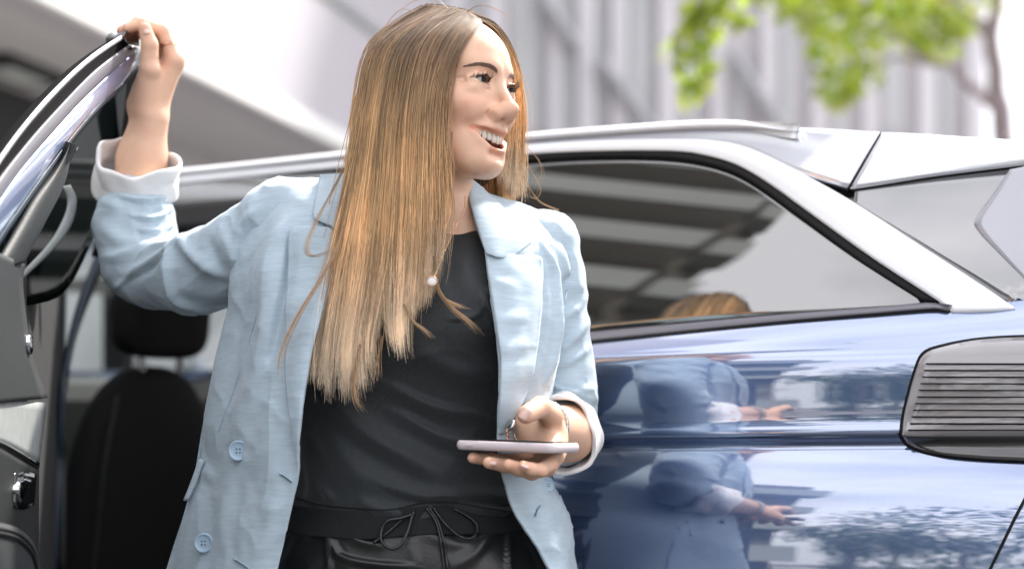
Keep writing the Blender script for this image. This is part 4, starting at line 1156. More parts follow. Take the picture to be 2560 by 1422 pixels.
# fingernails
def nail(c, nrm, axis, w, l):
    c, nrm, axis = [np.asarray(v, float) for v in (c, nrm, axis)]
    nrm /= np.linalg.norm(nrm); axis = axis - nrm * (axis @ nrm); axis /= np.linalg.norm(axis); sd = np.cross(nrm, axis)
    u = np.linspace(-1, 1, 9); G = []
    for a in u:
        row = []
        for b_ in u:
            k = math.sqrt(max(0, 1 - 0.55 * a ** 4)) 
            row.append(c + axis * a * l + sd * b_ * w * k + nrm * (0.0016 - 0.0035 * (b_ * k) ** 2 - 0.0006 * a * a))
        G.append(row)
    G = np.array(G)
    return shell('fingernail', G, 0.0008, M['nail'], body, direction=nrm)
e = np.array([0, -1.0, 0])
t_ = rh['thb'][0]; nail(t_[3] * .86 + t_[2] * .14 + e * .0085 + (.001, 0, .0), (-.15, -1, .25), t_[3] - t_[2], .0058, .0075)
t_ = rh['idx'][0]; nail(t_[4] + (.002, -.0025, .0062), (-.2, -.35, 1), t_[4] - t_[3], .0048, .0055)
t_ = lh['thb'][0]; nail(t_[3] + (-.0020, -.0118, .0012), (-.16, -1, .16), t_[3] - t_[2] + np.array([-.004, 0, -.012]), .0066, .0078)
t_ = lh['mid'][0]; nail(t_[4] * .8 + t_[3] * .2 + e * .0090, (0, -1, .1), t_[4] - t_[3], .0040, .0062)
t_ = lh['pky'][0]; nail(t_[4] * .8 + t_[3] * .2 + e * .0078, (0, -1, .1), t_[4] - t_[3], .0034, .0052)

# ------------------------------------------------------------------ eyes, lashes, brows, teeth
def sphere_geo(c, r, n=16):
    u = np.linspace(-np.pi / 2, np.pi / 2, n); v = np.linspace(-np.pi, np.pi, 2 * n, endpoint=False)
    U, W = np.meshgrid(u, v, indexing='ij')
    G = np.stack([np.cos(U) * np.cos(W), np.cos(U) * np.sin(W), np.sin(U)], -1) * r + np.asarray(c)
    return G.reshape(-1, 3), grid_faces(n, 2 * n, True)
for sgn in (-1, 1):
    ec = np.array([sgn * .0318, .0722, -.0005])
    V, F = sphere_geo(ec, .0122, 18)
    eye = mesh('eye', h2w(V), F, M['sclera'], woman)
    gz = np.array([0.16, 1.0, -0.02]); gz /= np.linalg.norm(gz)
    a = np.cross(gz, (0, 0, 1)); a /= np.linalg.norm(a); b_ = np.cross(a, gz)
    for nm, rad, mt, lift in (('iris', .0074, M['iris'], .0003), ('pupil', .0026, M['pupil'], .0006)):
        G = []
        for rr in np.linspace(0, 1, 6):
            th = np.linspace(0, 2 * np.pi, 25)
            x = rr * rad
            G.append([ec + gz * (math.sqrt(.0122 ** 2 - x * x) + lift) + a * x * math.cos(t) + b_ * x * math.sin(t) for t in th])
        mesh(nm, h2w(np.array(G).reshape(-1, 3)), grid_faces(6, 25), mt, eye)

def strands(curves, radius, sides=3, taper=0.25):
    """curves (n,k,3) -> one mesh of thin tapered tubes"""
    C = np.asarray(curves, float); n, k, _ = C.shape
    T = np.gradient(C, axis=1); T /= np.linalg.norm(T, axis=2, keepdims=True) + 1e-12
    A = np.cross(T, np.array([0.31, -0.9, 0.29])); A /= np.linalg.norm(A, axis=2, keepdims=True) + 1e-12
    B = np.cross(T, A)
    th = np.linspace(0, 2 * np.pi, sides, endpoint=False)
    prof_ = np.ones(k); prof_[-max(2, k // 4):] = np.linspace(1, taper, max(2, k // 4))
    R = np.broadcast_to(np.asarray(radius, float).reshape(-1, 1), (n, 1)) * prof_[None]
    V = C[:, :, None] + R[:, :, None, None] * (np.cos(th)[None, None, :, None] * A[:, :, None] + np.sin(th)[None, None, :, None] * B[:, :, None])
    f1 = grid_faces(k, sides, True)
    F = (f1[None] + (np.arange(n) * k * sides)[:, None, None]).reshape(-1, 4)
    return V.reshape(-1, 3), F
r = np.random.default_rng(5)
for sgn in (-1, 1):
    cs = []
    lid = np.array([(0.019, 0.0812, 0.0005), (0.025, 0.0880, 0.0030), (0.032, 0.0893, 0.0040), (0.041, 0.0823, 0.0016), (0.0480, 0.0718, -0.0015)])
    pts = catmull(lid, 46)
    for i, p in enumerate(pts):
        for _ in range(2):
            if r.random() < .3: continue
            t = i / 45
            d0 = np.array([(t - .45) * .9, 0.9 - .5 * t, .12]); d0 /= np.linalg.norm(d0)
            L_ = r.uniform(.0038, .0062) * (0.75 + .5 * math.sin(math.pi * min(1, t * 1.05)))
            s_ = np.linspace(0, 1, 6)[:, None]
            cs.append(p + r.normal(size=3) * .0004 + d0 * L_ * s_ + np.array([0, 0, 1]) * L_ * .8 * s_ ** 2 + r.normal(size=3) * .0006 * s_)
    lid2 = catmull(np.array([(0.024, 0.0845, -0.0045), (0.032, 0.0862, -0.0052), (0.041, 0.0808, -0.0036), (0.0470, 0.0722, -0.0018)]), 26)
    for i, p in enumerate(lid2):
        t = i / 25
        d0 = np.array([(t - .4) * .9, .8, -.55]); s_ = np.linspace(0, 1, 6)[:, None]
        cs.append(p + d0 * r.uniform(.003, .005) * s_)
    C = np.array(cs); C[:, :, 0] *= sgn
    V, F = strands(h2w(C), .00020)
    mesh('eyelashes', V, F, M['hair'], woman, True, np.tile([.010, .008, .007], (len(V), 1)))
    # eyebrow hairs laid along the brow
    br = catmull(np.array([(0.0125, 0.0905, 0.0135), (0.020, 0.0905, 0.0160), (0.031, 0.0862, 0.0182), (0.040, 0.0775, 0.0190), (0.047, 0.0680, 0.0168)]), 60)
    cs = []
    for k in range(260):
        t = r.random() ** .9; i = min(58, int(t * 59)); p = br[i]; tan = br[i + 1] - br[i]; tan /= np.linalg.norm(tan)
        wd = .0034 * (1 - .72 * t ** 1.5)
        p = p + np.array([0, 0, 1]) * r.uniform(-wd, wd) * .8
        d0 = tan + np.array([0, -.05, r.uniform(.1, .45) * (1 - t)]); s_ = np.linspace(0, 1, 5)[:, None]
        cs.append(p + d0 * r.uniform(.004, .0075) * s_)
    C = np.array(cs)
    C[:, :, 1] += 0.0
    W_ = C.copy(); W_[:, :, 0] *= sgn
    # settle the hairs on the skin
    flat = W_.reshape(-1, 3)
    for _ in range(3):
        dd = head_sdf(flat); e_ = .001
        gr = np.stack([head_sdf(flat + np.eye(3)[k] * e_) - head_sdf(flat - np.eye(3)[k] * e_) for k in range(3)], 1)
        gr /= np.linalg.norm(gr, axis=1, keepdims=True) + 1e-9
        flat -= gr * (dd - .0006)[:, None] * .8
    V, F = strands(h2w(flat.reshape(C.shape)), .00030)
    g_ = np.repeat(r.uniform(.7, 1.3, (len(C), 1)), V.shape[0] // len(C), 0)
    mesh('eyebrow', V, F, M['hair'], woman, True, np.array([.20, .12, .08]) * g_)

teeth = bpy.data.objects.new('teeth', None); COL.objects.link(teeth); attach(teeth, woman)
teeth.matrix_parent_inverse = Matrix.Translation(-Vector(woman.location))
arc = lambda x: 0.0806 - 17.0 * x * x
xs = [0.0043, 0.0120, 0.0186, 0.0242, 0.0290]; ws = [.0042, .0034, .0034, .0028, .0026]; hs = [.0138, .0122, .0126, .0104, .0088]
for sgn in (-1, 1):
    for x, w, hgt in zip(xs, ws, hs):
        an = math.atan(-34.0 * x)
        G = []
        for u in np.linspace(-1, 1, 9):
            row = []
            for v in np.linspace(0, 1, 9):
                k = (1 - .22 * (1 - v) ** 2) * math.sqrt(max(0.02, 1 - max(0, v - .72) ** 2 * 6 * abs(u) ** 1.5))
                xx = u * w * k; yy = .0012 * (1 - u * u) + .0010 * math.sin(math.pi * v)
                zz = -.0665 - v * hgt + 2.2 * x * .12 * 0 + 0.0045 * (x / .029) ** 2 + (.0007 * u * u if v > .8 else 0)
                row.append((sgn * (x + xx * math.cos(an)), arc(x) + xx * math.sin(an) * 1 + yy, zz))
            G.append(row)
        shell('tooth', h2w(np.array(G)), .003, M['tooth'], teeth, direction=HM @ np.array([sgn * -math.sin(an) * .9, math.cos(an), 0]))
G = np.array([[(x, arc(x) - .0008 + .0006 * math.cos(v * 3), -.0610 - .0066 * v + 0.0035 * (x / .029) ** 2) for v in np.linspace(0, 1, 6)] for x in np.linspace(-.031, .031, 40)])
shell('gum', h2w(G), .003, M['gum'], teeth)
V, F = sphere_geo((0, 0, 0), 1.0, 14); V = V * (.019, .026, .0052) + (0, .046, -.0895)
mesh('tongue', h2w(V), F, M['gum'], woman)
# ------------------------------------------------------------------ clothes: helpers
def px_of(G):
    d = G[..., 1] - CAMY
    return np.stack([1280 + FP * G[..., 0] / d, 1000 - FP * (G[..., 2] - CAMZ) / d], -1), d
def seg_dist(p, poly):
    """distance to a polyline and position (0..1) along it; p (...,2)"""
    poly = np.asarray(poly, float)
    best = np.full(p.shape[:-1], 1e9); pos = np.zeros(p.shape[:-1]); sign = np.zeros(p.shape[:-1])
    n = len(poly) - 1
    for i in range(n):
        a, b_ = poly[i], poly[i + 1]; ab = b_ - a
        t = np.clip(((p - a) @ ab) / (ab @ ab), 0, 1)
        v = p - (a + t[..., None] * ab); dd = np.linalg.norm(v, axis=-1)
        m = dd < best
        best = np.where(m, dd, best); pos = np.where(m, (i + t) / n, pos); sign = np.where(m, np.sign(ab[0] * v[..., 1] - ab[1] * v[..., 0]), sign)
    return best, pos, sign
def folds(p, lst):
    """height field in metres from fold lines (polyline in photo px, width px, height mm[, 'crease'])"""
    h = np.zeros(p.shape[:-1])
    for f in lst:
        poly, w, amp = f[0], f[1], f[2] * 1.5e-3
        d, t, s = seg_dist(p, catmull(poly, 10) if len(poly) > 2 else poly)
        end = np.sqrt(np.clip(np.sin(np.pi * np.clip(t * .94 + .03, 0, 1)), 0, 1))
        if len(f) > 3:      # soft on one side, sharp on the other
            ww = np.where(s * f[3] > 0, w, w * .3)
        else:
            ww = w
        h += amp * end * np.exp(-(d / ww) ** 2)
    return h
def cols_grid(columns, nu, nv, power=1.0):
    """columns: list of polylines (px,py,d); smooth grid through them"""
    C = np.array([catmull(np.array(c, float), nu) for c in columns])      # (k,nu,3)
    out = np.empty((nu, nv, 3))
    for i in range(nu):
        out[i] = catmull(C[:, i], nv)
    return PA(out)
def displace(G, h):
    N = towards_cam(G, grid_normals(G))
    return G + N * h[..., None]
def ridged(G, seed, lo=4, hi=14, an=(1, 1, 1)):
    """sharp creases between soft swells"""
    a = wavy(G * np.array(an), seed, 9, lo, hi); b_ = wavy(G * np.array(an), seed + 1, 9, lo * 1.6, hi * 2)
    return (.5 - np.sqrt(np.abs(a) + .01)) * (.6 + .4 * b_)
class DepthOn:
    def __init__(s, G):
        p, d = px_of(G); s.p = p.reshape(-1, 2); s.d = d.reshape(-1)
    def __call__(s, q):
        sh = q.shape[:-1]; q = q.reshape(-1, 2); out = np.empty(len(q))
        for i, v in enumerate(q):
            dd = ((s.p - v) ** 2).sum(1); k = np.argpartition(dd, 6)[:6]
            w = 1 / (dd[k] + 4.0); out[i] = (s.d[k] * w).sum() / w.sum()
        return out.reshape(sh)
def sheet_on(name, a, b_, dep, m, parent, nu=40, nv=14, lift=0.006, thick=0.003, hfun=None, lin=False, crown=0.0, fade=0):
    if lin:
        def res(pts, n):
            p = np.array(pts, float); L = np.concatenate([[0], np.cumsum(np.linalg.norm(np.diff(p, axis=0), axis=1))]); u = np.linspace(0, L[-1], n)
            return np.stack([np.interp(u, L, p[:, k]) for k in range(2)], 1)
    else: res = catmull
    A_, B_ = res(np.array(a, float), nu), res(np.array(b_, float), nu)
    t = np.linspace(0, 1, nv)[None, :, None]
    g = A_[:, None] * (1 - t) + B_[:, None] * t
    d = dep(g)
    for _ in range(6):
        e_ = np.pad(d, 1, mode='edge'); d = (e_[:-2, 1:-1] + e_[2:, 1:-1] + e_[1:-1, :-2] + e_[1:-1, 2:] + 2 * d) / 6
    d = d - lift * (1 - .85 * sstep(.80, 1, np.linspace(0, 1, nu)) * fade)[:, None] - crown * np.sin(np.pi * np.linspace(0, 1, nv))[None] * (1 - .95 * sstep(.5, .95, np.linspace(0, 1, nu)) * fade)[:, None]
    G = PA(np.concatenate([g, d[..., None]], -1))
    if hfun is not None: G = displace(G, hfun(g))
    return shell(name, G, thick, m, parent), G

def ringloft(rows, n_rows, n_ang, e=2.3, twist=0.0):
    """closed tube from rows (py, cx, half width px, d centre, half depth m)"""
    rows = np.array(rows, float)
    u, v = interp_rows(rows[:, 0], rows[:, 1:], n_rows)
    th = np.linspace(0, 2 * np.pi, n_ang, endpoint=False)
    c, s_ = np.cos(th), np.sin(th)
    c = np.sign(c) * np.abs(c) ** (2 / e); s_ = np.sign(s_) * np.abs(s_) ** (2 / e)
    cen = PA(np.stack([v[:, 0], u, v[:, 2]], 1))
    hw = v[:, 1] / FP * v[:, 2]
    G = np.empty((n_rows, n_ang, 3))
    G[..., 0] = cen[:, 0:1] + hw[:, None] * c
    G[..., 1] = cen[:, 1:2] - v[:, 3:4] * s_
    G[..., 2] = cen[:, 2:3]
    return G
def closed_shell(name, G, thick, m, parent, h=None):
    N = grid_normals(G, True); cen = G.mean(1, keepdims=True)
    N *= np.sign(((G - cen) * N).sum(-1, keepdims=True) + 1e-9)
    if h is not None: G = G + N * h[..., None]
    nu, nv, _ = G.shape; k = nu * nv
    V = np.vstack([G.reshape(-1, 3), (G - N * thick).reshape(-1, 3)])
    f1 = grid_faces(nu, nv, True); f2 = grid_faces(nu, nv, True, k)[:, ::-1]
    idx = np.arange(k).reshape(nu, nv); rim = []
    for line, fl in ((idx[0], False), (idx[-1], True)):
        a, b_ = line, np.roll(line, -1)
        q = np.stack([a, b_, b_ + k, a + k], 1); rim.append(q[:, ::-1] if fl else q)
    F = np.vstack([f1, f2] + rim)
    n0 = np.cross(V[f1[:, 2]] - V[f1[:, 0]], V[f1[:, 3]] - V[f1[:, 1]])
    if (n0 * N.reshape(-1, 3)[f1[:, 0]]).sum() < 0: F = F[:, ::-1]
    return mesh(name, V, F, m, parent), G

# ------------------------------------------------------------------ black jersey top
G = ringloft([(551, 1128, 63, 2.442, .060), (566, 1122, 92, 2.447, .066), (590, 1102, 185, 2.45, .075), (640, 1078, 258, 2.45, .098), (720, 1062, 290, 2.45, .140),
              (820, 1048, 292, 2.45, .162), (950, 1030, 284, 2.45, .142), (1100, 1016, 280, 2.45, .132), (1200, 1014, 286, 2.45, .142), (1268, 1016, 294, 2.45, .152)], 190, 240, 2.3)
p, d = px_of(G)
front = G[..., 1] < (2.45 + CAMY)
hem_t = sstep(1180, 1268, p[..., 1])
hem = np.interp(p[..., 0], [720, 800, 900, 980, 1040, 1080, 1140, 1220, 1300], [-4, 16, 28, 30, 16, 8, 9, 22, 32])
G[..., 2] -= np.where(front, hem, 10) * hem_t / FP * d
neck_t = 1 - sstep(551, 600, p[..., 1])
G[..., 2] -= np.where(front, 6, -10) * neck_t / FP * d
p, d = px_of(G)
h = folds(p, [([(850, 1010), (930, 1090), (1030, 1150), (1130, 1205)], 30, 6.5), ([(790, 1060), (900, 1180), (1010, 1240)], 36, 3.5), ([(980, 960), (1080, 1010), (1200, 1035)], 26, 4.0, 1),
              ([(1000, 1030), (1110, 1090), (1210, 1110)], 26, 4.5, 1), ([(1050, 880), (1150, 930), (1235, 930)], 28, 3.5), ([(1200, 745), (1222, 800), (1245, 860)], 10, 3.5), ([(1130, 800), (1190, 790), (1215, 730)], 12, 3.0, -1),
              ([(800, 1215), (830, 1250)], 12, 2.5), ([(960, 1215), (1060, 1245), (1180, 1240), (1290, 1250)], 24, 4, -1), ([(900, 1255), (960, 1275), (1010, 1285)], 16, 3), ([(1100, 1240), (1200, 1275), (1280, 1280)], 16, 3),
              ([(1060, 640), (1120, 760)], 26, 2.0), ([(1180, 600), (1160, 700), (1200, 760)], 26, 2), ([(760, 1100), (780, 1200), (770, 1260)], 16, 3)])
h = h * 1.5 + wavy(G * np.array([1, 1, .7]), 3, 14, 3, 18) * .0026 * sstep(600, 700, p[..., 1]) + ridged(G, 71, 3, 8, (1.0, 1, 1.0)) * .0075 * sstep(620, 760, p[..., 1])
h += .0022 * (1 - sstep(556, 566, p[..., 1]))                      # neck rib
tee, GT = closed_shell('t_shirt', G, .003, M['jersey'], woman, h)
onT = DepthOn(GT[:, ::2][front[:, ::2]].reshape(1, -1, 3))
st = PA(np.array([[x, y, 0] for x, y in [(742, 1243), (800, 1258), (900, 1268), (980, 1266), (1060, 1258), (1140, 1258), (1220, 1268), (1290, 1276)]], float)[:, :])
q = catmull([(742, 1243), (800, 1260), (900, 1270), (980, 1272), (1060, 1256), (1140, 1256), (1220, 1270), (1290, 1280)], 60)
mesh('hem_stitch', *tube_geo(PA(np.column_stack([q, onT(q) - .0012])), .0009, 5), M['ribbed'], tee)

# ------------------------------------------------------------------ black faux leather trousers
G = ringloft([(1262, 1015, 286, 2.45, .146), (1300, 1016, 292, 2.45, .150), (1330, 1020, 306, 2.45, .154), (1380, 1028, 330, 2.45, .158), (1440, 1036, 350, 2.45, .158), (1560, 1045, 366, 2.45, .150), (1640, 1045, 366, 2.45, .14)], 120, 240, 2.4)
p, d = px_of(G)
h = folds(p, [([(826, 1335), (850, 1385), (930, 1405), (1030, 1412)], 16, 6, 1), ([(860, 1325), (900, 1350), (960, 1362)], 14, 4, 1), ([(745, 1340), (735, 1380), (705, 1430)], 16, 4), ([(1230, 1330), (1180, 1385), (1130, 1420)], 16, 5),
              ([(1262, 1312), (1268, 1400), (1274, 1500)], 7, 5, -1), ([(818, 1325), (822, 1400), (824, 1500)], 7, 4.5, 1), ([(1035, 1312), (1040, 1400), (1046, 1500)], 5, 2.5, 1), ([(1285, 1320), (1320, 1400), (1360, 1470)], 20, 5),
              ([(1060, 1330), (1150, 1360), (1230, 1330)], 16, 2.5), ([(850, 1420), (930, 1450), (1020, 1450)], 18, 4), ([(770, 1318), (760, 1350)], 10, 3)])
h += (wavy(G, 8, 10, 4, 16) * .0025 + ridged(G, 73, 4, 10) * .004) * sstep(1310, 1340, p[..., 1])
tro, GP = closed_shell('trousers', G, .003, M['faux_leather'], woman, h)
onP = DepthOn(GP[:, ::2][(GP[..., 1] < 0.05)[:, ::2]].reshape(1, -1, 3))
G = ringloft([(1256, 1014, 291, 2.45, .1500), (1290, 1016, 296, 2.45, .1535), (1322, 1018, 306, 2.45, .158)], 24, 200, 2.4)
p, d = px_of(G)
G[..., 2] += np.interp(p[..., 0], [720, 900, 1080, 1300], [4, -4, 10, 4]) / FP * d
closed_shell('waistband', G, .004, M['ribbed'], tro, wavy(G, 9, 8, 8, 30) * .0008)
for sx, foot in ((-.20, -.205), (-.02, 0.0)):
    V, F = tube_geo(catmull([P(930 if sx < -.1 else 1120, 1500, 2.45), (sx, WY - .01, .62), (sx, WY, .36), (foot, WY + .03, .11)], 24), np.linspace(.105, .062, 24), 24)
    mesh('trouser_leg', V, F, M['faux_leather'], tro)
    sh = blob('shoe', (foot, WY - .03, .052), (.045, .125, .052), np.eye(3), M['shoe'], woman, 2.6)
    blob('shoe_sole', (foot, WY - .03, .014), (.047, .13, .0135), np.eye(3), M['lining'], sh, 4)
# drawstring bow
def cord(name, pts, lift, r_=.0021):
    q = catmull(pts, 48)
    dep = np.minimum(onP(q), onT(q) + .02)
    lf = np.interp(np.linspace(0, 1, 48), np.linspace(0, 1, len(lift)), lift)
    return mesh(name, *tube_geo(PA(np.column_stack([q, dep - lf])), r_, 8), M['cord'], tro)
cord('drawstring', [(1036, 1276), (1030, 1290), (1019, 1328), (1001, 1361), (978, 1371), (955, 1354), (953, 1328), (968, 1302), (1004, 1294), (1032, 1284)], [.006, .012, .014, .010, .012, .008])
cord('drawstring', [(1010, 1293), (990, 1312), (968, 1331), (934, 1356)], [.008, .006, .004])
cord('drawstring', [(1084, 1268), (1094, 1284), (1119, 1315), (1152, 1341), (1178, 1344), (1194, 1328), (1188, 1305), (1162, 1285), (1136, 1272)], [.006, .012, .014, .012, .006])
cord('drawstring', [(1066, 1270), (1086, 1296), (1099, 1335), (1106, 1390), (1112, 1440), (1114, 1520)], [.008, .009, .006, .005])
cord('drawstring', [(1074, 1270), (1094, 1300), (1108, 1345), (1115, 1395), (1121, 1440), (1124, 1520)], [.007, .008, .005, .005])

# ------------------------------------------------------------------ pale blue blazer
blz = bpy.data.objects.new('blazer', None); COL.objects.link(blz); attach(blz, woman)
blz.matrix_parent_inverse = Matrix.Translation(-Vector(woman.location))
LP = [[(700, 456, 2.475), (655, 500, 2.46), (615, 570, 2.452), (585, 680, 2.445), (568, 780, 2.44), (540, 900, 2.435), (510, 1050, 2.43), (488, 1180, 2.42), (462, 1280, 2.41), (436, 1360, 2.41), (412, 1440, 2.41), (370, 1600, 2.41)],
      [(740, 446, 2.455), (705, 520, 2.40), (675, 620, 2.365), (655, 740, 2.345), (632, 900, 2.335), (602, 1060, 2.33), (578, 1200, 2.33), (545, 1320, 2.33), (516, 1440, 2.33), (480, 1600, 2.33)],
      [(795, 440, 2.445), (775, 520, 2.372), (750, 640, 2.33), (727, 760, 2.305), (706, 900, 2.293), (690, 1060, 2.287), (668, 1200, 2.287), (640, 1320, 2.288), (608, 1440, 2.29), (570, 1600, 2.29)],
      [(875, 438, 2.435), (862, 520, 2.362), (836, 640, 2.315), (806, 760, 2.285), (776, 880, 2.270), (757, 1000, 2.266), (748, 1110, 2.267), (745, 1180, 2.270), (732, 1250, 2.275), (712, 1340, 2.282), (688, 1440, 2.287), (650, 1600, 2.29)]]
G = cols_grid(LP, 170, 90)
p, d = px_of(G)
h = folds(p, [([(720, 600), (708, 680), (690, 780), (672, 900)], 13, -9, -1), ([(700, 560), (660, 640), (630, 760)], 26, 4.5), ([(690, 640), (668, 760), (650, 900)], 18, 5.0), ([(640, 560), (606, 660), (590, 770)], 15, 3.5), ([(745, 520), (715, 560), (690, 620)], 18, 3),
              ([(655, 880), (620, 1000), (596, 1090)], 24, 4), ([(560, 900), (535, 1020), (520, 1120)], 20, 4.5), ([(690, 1000), (660, 1120), (640, 1200)], 30, 3.5), ([(590, 1160), (570, 1250), (560, 1350)], 22, 3.5), ([(690, 1240), (670, 1320), (640, 1400)], 22, 3.5),
              ([(500, 1230), (480, 1320), (450, 1422)], 18, 4), ([(612, 905), (590, 960)], 5, -1.2), ([(600, 1125), (570, 1122)], 10, -2.0), ([(500, 1165), (530, 1200)], 14, 2.5), ([(770, 480), (700, 470)], 26, 3)])
h += wavy(G * np.array([1.2, 1, .5]), 11, 14, 4, 22) * .0026 + ridged(G, 41, 3, 9, (1.5, 1, .55)) * .0060 + ridged(G, 43, 9, 22) * .0036
G = displace(G, h); GL = G
shell('front_panel', G, .004, M['linen'], blz)
onL = DepthOn(G[::2, ::2])
RP = [[(1168, 452, 2.445), (1186, 540, 2.385), (1213, 630, 2.345), (1226, 720, 2.312), (1243, 820, 2.285), (1253, 900, 2.275), (1252, 970, 2.272), (1246, 1060, 2.272), (1246, 1130, 2.275), (1258, 1200, 2.28), (1290, 1290, 2.285), (1335, 1360, 2.288), (1390, 1440, 2.29), (1480, 1600, 2.29)],
      [(1215, 478, 2.465), (1260, 560, 2.395), (1300, 680, 2.345), (1315, 800, 2.32), (1318, 900, 2.305), (1312, 1000, 2.30), (1312, 1100, 2.30), (1325, 1200, 2.302), (1350, 1290, 2.308), (1385, 1360, 2.312), (1425, 1440, 2.32), (1500, 1600, 2.32)],
      [(1300, 508, 2.475), (1345, 590, 2.415), (1375, 700, 2.382), (1385, 820, 2.365), (1380, 920, 2.355), (1365, 1010, 2.35), (1360, 1100, 2.35), (1372, 1200, 2.36), (1402, 1270, 2.375), (1425, 1330, 2.39), (1440, 1440, 2.41), (1515, 1600, 2.41)],
      [(1385, 540, 2.485), (1425, 600, 2.465), (1430, 700, 2.452), (1415, 800, 2.445), (1396, 900, 2.44), (1380, 1000, 2.44), (1378, 1100, 2.44), (1384, 1200, 2.45), (1413, 1265, 2.46), (1432, 1320, 2.47), (1446, 1440, 2.49), (1525, 1600, 2.5)]]
G = cols_grid(RP, 170, 70)
p, d = px_of(G)
h = folds(p, [([(1352, 620), (1384, 680), (1389, 780), (1384, 880), (1366, 960)], 9, 8, -1), ([(1335, 640), (1362, 700), (1366, 800), (1358, 900)], 9, -6), ([(1340, 590), (1400, 640), (1420, 700)], 16, 4), ([(1412, 700), (1408, 800), (1392, 880)], 10, -4),
              ([(1290, 540), (1340, 570)], 16, 3), ([(1400, 620), (1415, 690)], 12, 3), ([(1300, 1230), (1370, 1330), (1420, 1422)], 26, 3), ([(1330, 1210), (1390, 1290)], 16, 2.5)])
h += wavy(G * np.array([1.2, 1, .5]), 12, 14, 4, 22) * .0022 + ridged(G, 45, 3, 9, (1.5, 1, .55)) * .0050 + ridged(G, 47, 9, 22) * .0036
G = displace(G, h); GR = G
shell('front_panel', G, .004, M['linen'], blz)
onR = DepthOn(G[::2, ::2])
# back, joining both sides
ra = np.array(LP[0], float); rb_ = np.array(RP[3], float)
A_, B_ = catmull(ra, 60), catmull(rb_, 60)
G = np.empty((60, 40, 3)); t = np.linspace(0, 1, 40)
for i in range(60):
    base = A_[i][None] * (1 - t[:, None]) + B_[i][None] * t[:, None]
    base[:, 2] += .16 * np.sin(np.pi * t) ** .6 * min(1, .3 + i / 14)
    if i < 14: base[:, 1] -= 26 * np.sin(np.pi * t) * (1 - i / 14)
    G[i] = PA(base)
shell('back_panel', G, .004, M['linen'], blz, direction=(0, 1, 0))
# collar and lapels
hl = lambda g: wavy(np.concatenate([g * .0006, g[..., :1] * 0], -1) * np.array([1, 1.4, 1]), 21, 10, 5, 22) * .0014 + ridged(np.concatenate([g * .0006, g[..., :1] * 0], -1), 81, 6, 16, (.8, 1.6, 1)) * .0014
lap, Gl1 = sheet_on('lapel', [(738, 564), (724, 574), (720, 600), (719, 660), (717, 720), (713, 820), (713, 942), (721, 1020), (730, 1090), (741, 1160)],
         [(822, 567), (834, 580), (842, 610), (836, 660), (818, 730), (786, 860), (766, 960), (756, 1030), (750, 1090), (747, 1160)], onL, M['linen'], blz, 80, 24, .013, .005, hl, crown=.006, fade=1)
col_, _ = sheet_on('collar', [(800, 436), (790, 480), (780, 535), (790, 548), (812, 560), (835, 572)], [(884, 434), (876, 470), (868, 520), (864, 540), (858, 556), (850, 572)], onL, M['linen'], blz, 40, 16, .013, .0035, hl, crown=.006)
lap2, Gl2 = sheet_on('lapel', [(1346, 640), (1355, 647), (1358, 664), (1357, 720), (1352, 800), (1339, 900), (1317, 980), (1287, 1042), (1260, 1086)],
         [(1212, 632), (1213, 640), (1216, 660), (1226, 720), (1242, 820), (1252, 900), (1251, 970), (1247, 1040), (1245, 1086)], onR, M['linen'], blz, 80, 26, .014, .005,
         lambda g: hl(g) + folds(g, [([(1230, 700), (1290, 720)], 14, 2), ([(1240, 800), (1320, 790)], 16, 2), ([(1250, 880), (1320, 860)], 16, 2)]), crown=.008, fade=1)
sheet_on('collar', [(1180, 445), (1210, 468), (1245, 502), (1285, 552), (1329, 604), (1331, 607), (1326, 610), (1300, 629), (1271, 649)],
         [(1163, 452), (1168, 480), (1178, 520), (1190, 560), (1202, 598), (1204, 603), (1206, 610), (1210, 622), (1214, 634)], onR, M['linen'], blz, 60, 18, .018, .0035, hl, lin=True, crown=.008)
# stitched seams
def seam(pts, dep, lift=.0001, r_=.0005, m='thread_blue', parent=blz, name='seam'):
    q = catmull(pts, 40)
    return mesh(name, *tube_geo(PA(np.column_stack([q, dep(q) - lift])), r_, 5), M[m], parent)
seam([(640, 790), (600, 930), (545, 1080)], onL)
seam([(650, 530), (612, 620), (585, 740), (575, 790)], onL)
seam([(1420, 590), (1424, 680), (1408, 780), (1390, 860), (1382, 905)], onR)

